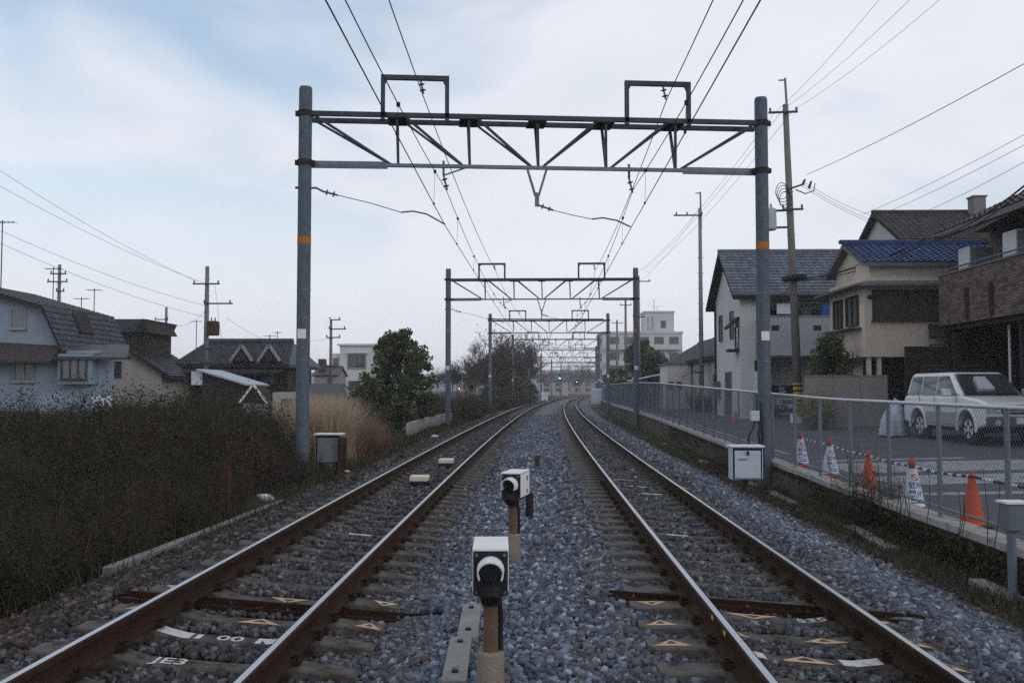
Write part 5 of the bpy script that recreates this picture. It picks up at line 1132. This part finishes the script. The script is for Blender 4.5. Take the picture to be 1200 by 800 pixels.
# ------------------------------------------------------------------ parked car
lowpaint2 = mat('two_tone_lower_paint', (.30, .32, .31), (.26, .28, .27), 2, .35, spec=.5)
def make_car(paint, lower):
    c = empty('parked_car', (0, 0, 0)); HW = .88
    def arch(xc, r=.47, n=8): return [(xc + r * math.cos(R(180 - 180 * k / n)), .40 + r * math.sin(R(180 - 180 * k / n))) for k in range(n + 1)]
    prof = [(-2.36, .48)] + arch(-1.40) + arch(1.40) + [(2.30, .48), (2.36, .62), (2.36, .90), (2.24, 1.06), (1.85, 1.14), (.92, 1.22), (-2.28, 1.22), (-2.38, 1.05)]
    n = len(prof); V = []; F = []
    for yy in (-HW, HW):
        for (x, z) in prof: V.append((x, yy * (1 if z < 1.1 else .965) * (.94 if x > 2.2 else 1), z))
    body = MB(); body.add(V, [tuple(range(n)), tuple(range(n, 2 * n))[::-1]] + [((i + 1) % n, i, n + i, n + (i + 1) % n) for i in range(n)])
    bo = body.build('body', paint, c, local=True, bevel=.075, segs=4, smooth=True); bo.modifiers.new('wn', 'WEIGHTED_NORMAL')
    cab0 = [(-2.26, 1.20), (1.00, 1.20), (.28, 1.80), (.1, 1.84), (-2.0, 1.84), (-2.14, 1.78)]; m_ = len(cab0); V = []
    for s in (-1, 1):
        for (x, z) in cab0: V.append((x, s * (HW * .965 - (z - 1.2) * .22), z))
    cb = MB(); cb.add(V, [tuple(range(m_)), tuple(range(m_, 2 * m_))[::-1]] + [((i + 1) % m_, i, m_ + i, m_ + (i + 1) % m_) for i in range(m_)]); co = cb.build('cabin', paint, c, local=True, bevel=.10, segs=4, smooth=True); co.modifiers.new('wn', 'WEIGHTED_NORMAL')
    def sy(z, s, o_=.012): return s * (HW * .965 - (z - 1.2) * .22 + o_)
    for s in (-1, 1):
        for (a0, a1, b0, b1) in ((-2.08, -1.32, -1.98, -1.32), (-1.24, -.42, -1.24, -.42), (-.34, .80, -.34, .22)):
            k = MB(); k.poly([(a0, sy(1.26, s), 1.26), (a1, sy(1.26, s), 1.26), (b1, sy(1.74, s), 1.74), (b0, sy(1.74, s), 1.74)], (0, -s * .03, 0)); k.build('side_window', M['cglass'], co, local=True)
        MB().box(-.9, .9, s * (HW + .008) - .014, s * (HW + .008) + .010, .47, .80).build('lower_panel', lowpaint2, bo, local=True, bevel=.02)
        for xa_ in (-1.40, 1.40):
            V = []; n5 = 14
            for rr_, yo in ((.46, .0), (.46, .045), (.53, .04), (.54, .0)):
                for i in range(n5 + 1): an = R(-8 + 196 * i / n5); V.append((xa_ + rr_ * math.cos(an), s * (HW - .01 + yo), .40 + rr_ * math.sin(an)))
            MB().add(V, [(j * (n5 + 1) + i, j * (n5 + 1) + i + 1, (j + 1) * (n5 + 1) + i + 1, (j + 1) * (n5 + 1) + i) for j in range(3) for i in range(n5)]).build('wheel_flare', paint, bo, local=True, smooth=True)
        for a in (-.75, .35): MB().box(a - .1, a + .1, s * (HW + .012) - .014, s * (HW + .012) + .014, 1.0, 1.04).build('door_handle', M['frame'], bo, local=True)
        for a in (-1.28, -.38, .86): MB().box(a - .006, a + .006, s * HW - .006, s * HW + .003, .55, 1.2).build('door_seam', M['blackp'], bo, local=True)
        MB().box(-.98, .98, s * .80 - .06, s * .80 + .10, .40, .46).build('side_step', M['gutter'], bo, local=True)
        MB().box(.62, .80, s * 1.06 - .10, s * 1.06 + .10, 1.20, 1.40).build('mirror', M['brass'], co, local=True, bevel=.03)
        k = MB(); k.poly([(2.32, s * .50, .80), (2.32, s * .84, .80), (2.25, s * .84, 1.02), (2.30, s * .50, 1.02)], (.055, 0, 0)); k.build('headlight', M['lampglass'], bo, local=True, bevel=.01)
        for x in (-1.40, 1.40):
            w_ = MB(); y0 = s * .72; w_.tube([(x, y0 - .11, .385), (x, y0 - .09, .385), (x, y0 + .09, .385), (x, y0 + .11, .385)], [.34, .385, .385, .34], 26); wo = w_.build('wheel', M['tyre'], c, local=True)
            r_ = MB(); r_.tube([(x, y0 + s * .09, .385), (x, y0 + s * .118, .385)], [.245, .235], 22); r_.tube([(x, y0 + s * .115, .385), (x, y0 + s * .128, .385)], .07, 12)
            r_.build('rim', M['brass'], wo, local=True)
            for k5 in range(5):
                a = k5 * 1.2566; MB().box(-.03, .03, -.006, .006, .09, .22, M=Matrix.Translation((x, y0 + s * .1215, .385)) @ Matrix.Rotation(a, 4, 'Y')).build('rim_slot', M['blackp'], wo, local=True)
    wsx = MB(); wsx.poly([(.97, -.70, 1.245), (.97, .70, 1.245), (.345, .66, 1.765), (.345, -.66, 1.765)], (.028, 0, .028)); wsx.build('windshield', M['cglass'], co, local=True)
    sh = MB(); sh.poly([(.90, -.30, 1.32), (.90, .10, 1.32), (.52, .02, 1.64), (.52, -.26, 1.64)], (.034 + .05, 0, .034 + .05)); sh.build('sunshade', M['brass'], co, local=True)
    MB().box(-.01, .03, -.72, .72, 1.235, 1.25, M=Matrix.Translation((1.0, 0, 0))).build('wiper', M['blackp'], co, local=True)
    g = MB().box(2.33, 2.385, -.48, .48, .78, 1.0).build('grille', M['blackp'], bo, local=True)
    for z in (.83, .89, .95): MB().box(2.38, 2.395, -.46, .46, z, z + .018).build('grille_bar', M['brass'], g, local=True)
    bp = MB().box(2.30, 2.46, -.86, .86, .46, .72).build('bumper', lower, bo, local=True, bevel=.05, segs=3); MB().box(2.455, 2.475, -.17, .17, .54, .70).build('licence_plate', M['vinyl'], bp, local=True)
    for s in (-1, 1): MB().tube([(2.44, s * .62, .58), (2.48, s * .62, .58)], .075, 14).build('fog_lamp', M['lampglass'], bp, local=True)
    MB().box(-2.45, -2.30, -.86, .86, .46, .72).build('rear_bumper', lower, bo, local=True, bevel=.05)
    MB().box(-2.2, 2.2, -.62, .62, .30, .5).build('chassis', M['blackp'], bo, local=True)
    rk = MB()
    for z in (1.93, 2.05):
        for s in (-1, 1): rk.bar((-1.95, s * .52, z), (-.35, s * .52, z), .035, .035)
        for x in (-1.95, -.35): rk.bar((x, -.52, z), (x, .52, z), .035, .035)
    for x in (-1.95, -1.4, -.9, -.35):
        rk.bar((x, -.52, 1.93), (x, .52, 1.93), .03, .03)
        for s in (-1, 1): rk.bar((x, s * .52, 1.82), (x, s * .52, 2.05), .03, .03)
    rk.build('roof_rack', M['blackp'], co, local=True)
    return c
M['cglass'] = mat('car_glass', (.03, .036, .042), (.05, .058, .066), 1, .05, spec=.8)
M['lampglass'] = mat('headlamp_glass', (.34, .38, .42), (.26, .30, .34), 20, .1, spec=.8)
M['tyre'] = mat('tyre_rubber', (.018, .018, .019), (.026, .025, .025), 8, .85)
paint = mat('white_car_paint', (.62, .64, .64), (.57, .59, .59), 1, .25, spec=.6, stain=((.40, .39, .37), 2.0, .64)); lowpaint = mat('grey_bumper_paint', (.10, .105, .11), (.08, .085, .09), 3, .5)
car = make_car(paint, lowpaint); x, _ = xz(1109, 500, 26.2); car.location = (x + 1.62, 28.3, zst(28, 11.6)); car.scale = (1.05, 1.05, 1.05); car.rotation_euler = (0, 0, R(-90 + 3)); tag(car, 'white off road car with black roof rack parked below the brick balcony', 'car')
car2 = copy_tree(car); x, _ = xz(915, 480, 47.0); car2.location = (x + .1, 47.4, zst(46, 10)); car2.rotation_euler = (0, 0, R(-90)); car2.scale = (.74, .8, .82); car2['label'] = 'small white car in the dark carport under the walled balcony'
for ch in list(car2.children_recursive):
    if ch.name.startswith('roof_rack'): bpy.data.objects.remove(ch)
# covered motorcycle
x, z = xz(1052, 490, 31.5); n1_, n2_ = 40, 22; V = []; F = []
for j in range(n2_ + 1):
    t = j / n2_
    for i in range(n1_):
        a = 6.2832 * i / n1_; prof_ = lerp([(0, 1.0), (.12, .98), (.45, .86), (.75, .62), (.92, .3), (1, 0.02)], t)
        fold = 1 + (1 - t) * .10 * math.sin(a * 7 + 3 * t) + .05 * math.sin(a * 13 + 1.3) * (1 - t); hgt = 1.02 + .16 * math.sin(a + .6) * t
        V.append((.44 * prof_ * fold * math.cos(a), .95 * prof_ * fold * math.sin(a), .04 + t * hgt * (1 if t < 1 else 1)))
for j in range(n2_):
    for i in range(n1_): F.append((j * n1_ + i, j * n1_ + (i + 1) % n1_, (j + 1) * n1_ + (i + 1) % n1_, (j + 1) * n1_ + i))
o = empty('covered_motorcycle', (x - .22, 31.2, zst(31, 11)), 'motorcycle under a rumpled silver grey cover behind the parked car', 'motorcycle', rz=R(-25)); MB().add(V, F).build('cover', mat('silver_cover', (.42, .46, .52), (.34, .38, .44), 3, .45, .6, 6), o, local=True, smooth=True)
for yy in (-.45, .45): MB().tube([(-.05, yy, .26), (.05, yy, .26)], .26, 18).build('wheel', M['tyre'], o, local=True)
# small red cone far along the lane
g = copy_tree(pc[False]); x, _ = xz(862, 485, 43); g.location = (x, 43, zst(43, 8)); g.scale = (.8, .8, .62); g['label'] = 'small red cone standing alone before the grey house carport'; g['group'] = 'cones along the lane'

# ------------------------------------------------------------------ signals and cabinets far along the line
Y = 115; x, _ = xz(699, 465, Y); o = empty('relay_cabinet', (x, Y, -.2), 'tall pale grey cabinet standing beside the track before the apartment block', 'cabinet', 'trackside cabinets'); MB().box(-.62, .62, -.4, .4, 0, 1.85).build('case', M['whitebox'], o, local=True, bevel=.08); MB().box(-.7, .7, -.48, .48, -.4, .02).build('plinth', M['conc'], o, local=True); MB().box(-.5, .5, -.42, -.4, .15, 1.7).build('door', M['whitebox'], o, local=True)
Y = 150; x, _ = xz(638, 460, Y); o = empty('relay_cabinet', (x, Y, -.2), 'small white cabinet standing at the bend of the line', 'cabinet', 'trackside cabinets'); MB().box(-.5, .5, -.4, .4, 0, 1.3).build('case', M['vinyl'], o, local=True, bevel=.05); MB().box(-.55, .55, -.45, .45, -.4, .02).build('plinth', M['conc'], o, local=True)
def colour_signal(px, py, Y, lb, colr, st):
    x, z = xz(px, py, Y); o = empty('colour_light_signal', (x, Y, 0), lb, 'signal', 'colour light signals'); MB().tube([(0, .15, -.3), (0, .15, z + .9)], .08, 8).build('mast', M['polec'], o, local=True); h_ = MB().box(-.3, .3, -.1, .12, z - .7, z + .75).build('head', M['blackp'], o, local=True)
    MB().tube([(0, -.12, z), (0, -.10, z)], .15 if px < 670 else .09, 14).build('lit_lamp', mat('lit_lamp_' + str(px), colr, colr, 1, .4, emit=(colr, st)), h_, local=True); MB().tube([(0, -.11, z + .45), (0, -.1, z + .45)], .12, 12).build('unlit_lamp', M['lens'], h_, local=True)
colour_signal(656, 443, 225, 'colour light signal glowing green where the line bends', (.05, .9, .5), 9.)
colour_signal(676, 447.5, 280, 'far colour light signal glowing pale green at the bend', (.45, .95, .8), 5.)
x, z = xz(538, 453, 105); o = empty('street_lamp', (x, 105, -.2), 'small lamp glowing orange before the bare trees', 'lamp'); MB().tube([(0, 0, -.2), (0, 0, z + .2)], .04, 6).build('mast', M['steel'], o, local=True); MB().tube([(0, -.06, z - .05), (0, -.06, z + .05)], .05, 10).build('lit_lamp', mat('orange_lamp', (1, .42, .1), (1, .42, .1), 1, .4, emit=((1, .4, .1), 6)), o, local=True)

# ------------------------------------------------------------------ vegetation
def leafy(seed, h, spread, n, lsize, lm, trunk_r=.08, tall=False):
    """(branch mesh, foliage mesh) of a leafy plant of height h"""
    segs, tips = grow(seed, h, trunk_r, 3, .75 if not tall else .55, .3, (3, 4), .68, .34)
    T = np.array(tips); T[:, 2] *= h / max(T[:, 2].max(), .1) * .93; sc = spread / max(np.abs(T[:, :2]).max(), .1)
    segs = [((a[0] * sc, a[1] * sc, a[2] * h / max(np.array(tips)[:, 2].max(), .1) * .93), (b[0] * sc, b[1] * sc, b[2] * h / max(np.array(tips)[:, 2].max(), .1) * .93), r0, r1) for a, b, r0, r1 in segs]
    T[:, :2] *= sc
    c = T[rng.integers(0, len(T), n)]; P = c + rng.normal(size=(n, 3)) * np.array([spread * .11, spread * .11, h * .065]) ; P[:, 2] = np.maximum(P[:, 2], .05)
    V, F = leaves(P, lsize); Vs, Fs = seg_mesh(segs, 5)
    return npmesh('branches', Vs, Fs, M['bark']), npmesh('foliage', V, F, lm)
def shrub_mesh(seed, h, spread, n, lsize, lm):
    r_ = np.random.default_rng(seed); ns = 60; segs = []; tips = []
    for i in range(ns):
        a = r_.uniform(0, 6.283); sp = spread * math.sqrt(r_.uniform(0, 1)) ; hh = h * r_.uniform(.5, 1.05) * (1 - .35 * (sp / spread) ** 2); p = np.array([math.cos(a) * sp * .35, math.sin(a) * sp * .35, 0])
        e = np.array([math.cos(a) * sp, math.sin(a) * sp, hh]); q = p
        for k in range(4):
            t = (k + 1) / 4; nx = p + (e - p) * t + r_.normal(size=3) * .05 * h; segs.append((tuple(q), tuple(nx), .014 * (1 - .2 * k), .014 * (.8 - .2 * k)))
            tips.append(nx)
            for _ in range(3):
                tw = nx + r_.normal(size=3) * np.array([.22, .22, .2]) * h * .6 + np.array([0, 0, .1 * h]); segs.append((tuple(nx), tuple(tw), .006, .002)); tips.append(tw); tips.append((tw + nx) / 2)
            q = nx
    T = np.array(tips); c = T[r_.integers(0, len(T), n)]; P = c + r_.normal(size=(n, 3)) * .085 * h; P[:, 2] = np.abs(P[:, 2]) + .02
    V, F = leaves(P, lsize); Vs, Fs = seg_mesh(segs, 3)
    return npmesh('branches', Vs, Fs, M['twig']), npmesh('foliage', V, F, lm)
shr = [shrub_mesh(11, 1.5, 1.25, 11000, .031, M['leafs']), shrub_mesh(12, 1.35, 1.15, 7000, .028, M['leafb']), shrub_mesh(13, 1.6, 1.2, 11000, .033, M['leafs']), shrub_mesh(14, 1.25, 1.2, 3000, .026, M['leafb'])]
names = ['dense dark green shrub in the thicket beside the track', 'brown leaved shrub in the thicket beside the track', 'tall dark shrub rising in the thicket below the houses', 'thin russet shrub with bare twigs in the trackside thicket']
def put_plant(kind, meshes, x, y, z, s, label, cat, group, rz=None):
    o = empty(kind, (x, y, z), label, cat, group, rz=random.uniform(0, 6.28) if rz is None else rz); o.scale = (s * random.uniform(.9, 1.1), s * random.uniform(.9, 1.1), s * random.uniform(.92, 1.08))
    if kind.endswith('tree'): link('trunk', meshes[0], o); link('crown', meshes[1], o)
    else: link('branches', meshes[0], o); link('foliage', meshes[1], o)
    return o
base = ['dense dark green shrub', 'brown leaved shrub', 'tall dark shrub', 'thin russet twiggy shrub']
def shrub_label(k, px, Y):
    if Y < 14.5: w_ = 'on the verge edge in front of the thicket'
    elif px < 105: w_ = 'in the thicket below the pale blue gambrel house'
    elif px < 205: w_ = 'in the thicket below the cream dormer house'
    else: w_ = 'in the thicket below the large tiled house'
    return base[k] + ' ' + w_
spots = []
for i in range(200):
    if len(spots) >= 46: break
    Y = random.uniform(10.2, 31); x = -random.uniform(5.6, 20)
    px = 625 + x / Y * FPX
    if px < -160 or px > 335: continue
    if x > -5.6 - max(0, (11 - Y) * .5) or (x > -6.6 and Y > 19): continue
    if any((x - a) ** 2 + (Y - b_) ** 2 < 1.5 for a, b_ in spots): continue
    spots.append((x, Y))
for i, (x, Y) in enumerate(spots):
    px = 625 + x / Y * FPX; k = random.choice([0, 2, 0, 1]) if px < 330 and Y > 14 else random.choice([0, 1, 3, 1])
    # limit the height so that the houses stay in view, as in the photograph
    zt_ = CAMH + (457 - lerp([(-200, 470), (0, 472), (110, 474), (150, 454), (200, 447), (270, 450), (320, 478)], px)) / FPX * Y; gz = groundz(x, Y); hk = (1.5, 1.35, 1.6, 1.25)[k]
    s = lerp([(10, .52), (14, .66), (19, .92), (24, 1)], Y) * .94 * min(1.35, max(.45, (zt_ - gz) / hk * random.uniform(.58, .92))); put_plant('shrub', shr[k], x, Y, gz - .03, s, shrub_label(k, px, Y), 'shrub', 'thicket of shrubs left of the line')
for (px, py, Y, k, s) in ((20, 640, 9.6, 1, .5), (70, 640, 10.2, 3, .62), (-30, 660, 9.2, 0, .5), (140, 620, 11.5, 3, .6), (190, 600, 13, 1, .55), (250, 570, 16, 3, .6), (300, 540, 19, 3, .7), (290, 530, 24, 1, .8), (330, 530, 24.5, 3, .62), (352, 520, 20.3, 3, .5), (335, 520, 20.5, 1, .5), (345, 520, 19.8, 3, .4), (200, 560, 15, 0, .62), (100, 600, 12.2, 0, .55), (30, 600, 12, 2, .6), (-20, 590, 13, 2, .65), (60, 560, 17, 3, 1.05), (150, 540, 18, 3, 1.1), (230, 520, 20, 2, .95), (280, 520, 21, 0, .9), (120, 530, 20, 2, .95), (20, 530, 19, 0, .95)):
    x = at(px, py, Y).x; put_plant('shrub', shr[k], x, Y, groundz(x, Y) - .02, s, shrub_label(k, px, Y), 'shrub', 'thicket of shrubs left of the line')
for i in range(34):
    px = random.uniform(-60, 265); Y = lerp([(-60, 7.9), (100, 9.2), (265, 13.6)], px) + random.uniform(.1, 3.2); x = min(at(px, 600, Y).x, -4.35 - random.uniform(.05, .3)); k = random.choice([1, 3, 3, 0])
    put_plant('shrub', shr[k], x, Y, groundz(x, Y) - .02, random.uniform(.3, .5), 'low ' + base[k] + ' straggling down the verge to the shoulder', 'shrub', 'low shrubs on the left verge')
# round evergreen tree
def round_tree(seed, h, sp, n, ls, lm):
    r_ = np.random.default_rng(seed); C = []
    for i in range(105):
        t = r_.uniform(.12, 1); rad = sp * lerp([(0, .6), (.2, 1), (.45, 1.02), (.7, .86), (.88, .58), (1, .25)], t); a = r_.uniform(0, 6.283); q = rad * math.sqrt(r_.uniform(0, 1)); C.append((q * math.cos(a), q * math.sin(a), t * h, r_.uniform(.5, 1.3)))
    C = np.array(C); segs = []; pt_ = [np.array([.06 * math.sin(k * 1.3), .05 * math.cos(k), h * .8 * k / 7]) for k in range(8)]
    for k in range(7): segs.append((tuple(pt_[k]), tuple(pt_[k + 1]), .15 - .017 * k, .15 - .017 * (k + 1)))
    for c in C:
        b0 = pt_[int(min(6, max(0, (c[2] - .5) / h * 7)))]; m_ = (b0 + c[:3]) / 2 + np.array([0, 0, .15]); segs += [(tuple(b0), tuple(m_), .03, .018), (tuple(m_), tuple(c[:3]), .018, .006)]
    i = r_.choice(len(C), n, p=C[:, 3] / C[:, 3].sum()); d = r_.normal(size=(n, 3)); d /= np.linalg.norm(d, axis=1, keepdims=True); P = C[i, :3] + d * (r_.uniform(.05, 1, (n, 1)) ** .6) * (C[i, 3:4] * .40) * np.array([[1, 1, .75]]); P[:, 2] = np.maximum(P[:, 2], .1)
    V, F = leaves(P, ls); Vs, Fs = seg_mesh(segs, 6); return npmesh('trunk', Vs, Fs, M['bark']), npmesh('crown', V, F, lm)
tm = round_tree(5, 4.2, 1.75, 15000, .09, M['leafd'])
x, _ = xz(468, 490, 45); put_plant('evergreen_tree', tm, x, 45, -.35, 1.0, 'round dense evergreen tree beside the second gantry pole', 'tree', None, .7)
tm2 = round_tree(6, 3.0, 1.5, 9000, .10, M['leafd']); x, _ = xz(436, 490, 44); put_plant('evergreen_tree', tm2, x, 44, -.4, .82, 'smaller evergreen tree leaning against the round one', 'tree', None, .2)
tm3 = round_tree(8, 3.1, .8, 6000, .075, M['leafd']); x, z = xz(974, 440, 38.); put_plant('evergreen_tree', tm3, x, 38., zst(38, 11), 1.05, 'pointed garden tree behind the beige garden wall', 'tree', None, 1.)
for (px, Y, s, lb) in ((752, 96, 1.35, 'dark evergreen tree behind the long low roofs'), (770, 110, 1.3, 'dark evergreen tree near the apartment block'), (718, 140, 1.1, 'evergreen tree at the foot of the apartment block'), (812, 75, .6, 'dark bush against the low grey house')):
    x, _ = xz(px, 450, Y); put_plant('evergreen_tree', tm, x, Y, .1, s, lb, 'tree', 'trees beyond the lane')
# bare trees along the left of the line
def bare(seed, h):
    s, t = grow(seed, h, .11, 5, .62, .35, (2, 3), .70, .30); s = np.array([(*a, *b, r0, r1) for a, b, r0, r1 in s]); k = h / max(s[:, 5].max(), .1)
    segs = [((a[0] * k, a[1] * k, a[2] * k), (a[3] * k, a[4] * k, a[5] * k), max(a[6], .014), max(a[7], .012)) for a in s]; V, F = seg_mesh(segs, 3)
    T = np.array(t) * k; c = T[rng.integers(0, len(T), 500)]; V2, F2 = leaves(c + rng.normal(size=(500, 3)) * .25, .11)
    return npmesh('trunk', V, F, M['twig']), npmesh('crown', V2, F2, M['leafb'])
bt = [bare(21, 8.), bare(22, 7.), bare(23, 8.5)]
for i, (px, Y, s) in enumerate(((548, 112, .55), (560, 118, .7), (572, 122, .85), (586, 128, .95), (598, 135, 1.05), (607, 140, 1.1), (615, 150, 1.0), (592, 150, 1.1), (578, 140, .9), (624, 165, .9), (566, 150, .8), (602, 165, 1.1), (553, 100, .4), (618, 175, .95), (540, 96, .55), (532, 108, .6), (556, 105, .75), (568, 110, .95), (580, 116, 1.0), (592, 120, 1.05), (604, 128, 1.1), (612, 134, 1.05))):
    x, _ = xz(px, 460, Y); put_plant('bare_tree', bt[i % 3], x, Y, -.2, s, 'leafless grey brown tree in the row beyond the second gantry', 'tree', 'bare trees along the line')
for i, (px, Y, s) in enumerate(((588, 120, .8), (604, 126, .75), (616, 140, .7), (575, 115, .5))):
    x, _ = xz(px, 460, Y); put_plant('evergreen_tree', tm2, x, Y, -.3, s * 1.5, 'dark evergreen bush among the leafless trees', 'tree', 'evergreens among the bare trees')
for i, (px, Y, s) in enumerate(((668, 330, 1.2), (680, 350, 1.4), (690, 300, 1.2), (652, 330, 1.0), (676, 300, .8), (640, 280, .9), (560, 260, 1.2), (530, 240, 1.1), (515, 210, .8), (660, 400, 1.4))):
    x, _ = xz(px, 458, Y); put_plant('bare_tree', bt[i % 3], x, Y, 0, s, 'far hazy leafless tree around the bend', 'tree', 'far trees')
# bushes right of the second gantry pole
for i, (px, Y, k, s) in enumerate(((513, 58, 3, 1.1), (548, 62, 1, .9), (556, 60, 0, .6), (530, 66, 3, 1.2), (500, 56, 3, 1.0), (572, 80, 3, 1.), (590, 95, 1, 1.1), (605, 110, 3, 1.1), (618, 120, 0, .9), (520, 72, 3, 1.3), (540, 76, 3, 1.3), (555, 84, 1, 1.3), (566, 92, 3, 1.3), (582, 100, 3, 1.4), (596, 112, 1, 1.5), (612, 126, 3, 1.5), (510, 64, 1, .9), (525, 60, 3, .9))):
    x, _ = xz(px, 480, Y); put_plant('shrub', shr[k], x, Y, -.45, s, names[k].replace('thicket beside the track', 'row past the round tree').replace('trackside thicket', 'row past the round tree'), 'shrub', 'shrubs past the round tree')
def blades(n, fn, h0, h1, w_, m, name, label, bend=.35, seg=3):
    B = fn(n); n = len(B); h = rng.uniform(h0, h1, (n, 1)); a = rng.uniform(0, 6.283, (n, 1)); d = np.concatenate([np.cos(a), np.sin(a), np.zeros_like(a)], 1); side = np.concatenate([-np.sin(a), np.cos(a), np.zeros_like(a)], 1)
    bd = rng.uniform(.1, 1, (n, 1)) * bend; rows = []
    for k in range(seg + 1):
        t = k / seg; c = B + d * (bd * h * t * t) + np.array([[0, 0, 1]]) * (h * t * (1 - .25 * bd * t)); ww = w_ * (1 - t * .85); rows += [c - side * ww, c + side * ww]
    V = np.stack(rows, 1).reshape(-1, 3); base = (np.arange(n) * (2 * seg + 2))[:, None]
    F = np.concatenate([base + np.array([[2 * k, 2 * k + 1, 2 * k + 3, 2 * k + 2]]) for k in range(seg)], 0)
    o = link(name, npmesh(name, V, F, m)); tag(o, label, 'grass', kind='stuff'); return o
def wedge(a0, a1, y0, y1, clump):
    def f(n):
        k = int(n / 40); cy = rng.uniform(y0, y1, k); ca = rng.uniform(a0, a1, k); i = rng.integers(0, k, n); y = cy[i] + rng.normal(size=n) * clump; x = np.minimum(ca[i] * cy[i] + rng.normal(size=n) * clump, -4.7)
        return np.stack([x, y, np.array([groundz(q - off(w_), w_) for q, w_ in zip(x, y)]) - .03], 1)
    return f
def area(u0, u1, y0, y1, clump=0., zadd=-.03):
    def f(n):
        u = rng.uniform(u0, u1, n); y = rng.uniform(y0, y1, n)
        if clump:
            k = max(6, int(n / 45)); cu = rng.uniform(u0, u1, k); cy = rng.uniform(y0, y1, k); i = rng.integers(0, k, n); u = np.clip(cu[i] + rng.normal(size=n) * clump, u0, u1); y = cy[i] + rng.normal(size=n) * clump
        z = np.array([groundz(a, b_) + (.07 if -4.5 < a < 5.06 else 0) for a, b_ in zip(u, y)]) + zadd
        return np.stack([u + np.where(y > 0, y * y / 4940., 0), y, z], 1)
    return f
blades(8500, wedge(-.235, -.19, 25, 33, .2), 1.0, 1.95, .012, M['dry'], 'pampas_grass', 'tall straw coloured dry grass behind the grey relay box', .75, 4)
blades(4200, wedge(-.195, -.155, 27, 35, .22), .5, 1.25, .011, M['dryred'], 'russet_grass', 'shorter russet dry grass sloping down towards the track', .5)
blades(15000, area(-11, -3.75, 6.5, 26, .3), .06, .36, .006, M['weed'], 'verge_weeds', 'dark tangled weeds and dead stalks on the left verge', .8)
blades(3500, area(-5.6, -4.2, 20, 60, .3), .15, .5, .01, M['weed'], 'verge_weeds', 'weeds along the far left verge beside the shoulder', .8)
blades(900, area(-4.9, -4.1, 18, 31, .2), .1, .3, .01, M['weedg'], 'green_weeds', 'patchy green weeds at the shoulder by the relay box', .8)
blades(11000, area(4.0, 4.98, 7, 34, .25), .06, .22, .008, M['weed'], 'wall_foot_weeds', 'dark weeds choking the gutter at the retaining wall foot', .9)
blades(3200, area(3.9, 4.9, 24, 75, .3), .1, .3, .012, M['weedg'], 'green_weeds', 'greener low weeds along the foot of the far retaining wall', .9)
def wallclimb(n):
    y = rng.uniform(7, 40, n); t = rng.uniform(0, 1, n) ** 1.5; x = np.array([fx(a) for a in y]) - .135 - rng.uniform(0, .07, n); z = -.6 + t * np.array([zst(a) + .60 for a in y])
    return np.stack([x, y, z], 1)
P = wallclimb(11000); V, F = leaves(P, .045); tag(link('wall_creeper', npmesh('wall_creeper', V, F, M['weed'])), 'dark dead creeper leaves covering the retaining wall face', 'creeper', kind='stuff')
# tufts of the verge and shrubs by the wall
x = at(1010, 590, 15.2).x; put_plant('shrub', shr[3], x, 15.2, -.5, .52, 'spindly weed clump growing over the wall coping beside the cone', 'shrub', None); x, _ = xz(820, 540, 24); put_plant('shrub', shr[1], 4.75, 24, -.62, .45, 'low reddish shrub by the wall behind the pale relay box', 'shrub', None)
x, _ = xz(958, 480, 35.6); yl = shrub_mesh(31, 1.1, .7, 1600, .07, M['yellowf']); put_plant('shrub', yl, x, 35.7, zst(36, 10), 1.0, 'yellow flowering bush in front of the garden wall', 'shrub', None); x, _ = xz(828, 440, 56); put_plant('shrub', shr[0], 9.6, 56.5, .2, .8, 'round bush beside the slim steel pole', 'shrub', None)
# weedy stalks leaning over the fence foot
stk = MB()
for i in range(26):
    Y = random.uniform(10.5, 17); p = Vector((fx(Y) - .28, Y, -.3)); q = p + Vector((random.uniform(-.2, .12), random.uniform(-.2, .2), random.uniform(.4, 1.0))); stk.tube([p, p.lerp(q, .5) + Vector((.03, 0, 0)), q], [.006, .005, .003], 4)
tag(stk.build('dead_stalks', M['twig']), 'thin dead stalks standing against the wire fence', 'stalks', kind='stuff')

# ------------------------------------------------------------------ haze
hz = MB().box(-1450, 1450, -70, 1450, -3, 34); m = bpy.data.materials.new('haze_air'); m.use_nodes = True; t = m.node_tree; t.nodes.remove(t.nodes['Principled BSDF']); pv = t.nodes.new('ShaderNodeVolumePrincipled'); pv.inputs['Color'].default_value = (.93, .96, 1, 1); pv.inputs['Density'].default_value = .0006; pv.inputs['Anisotropy'].default_value = 0
t.links.new(pv.outputs[0], t.nodes['Material Output'].inputs['Volume']); o = hz.build('haze', m); tag(o, 'thin bluish haze filling the air over the whole line', 'haze', kind='stuff')
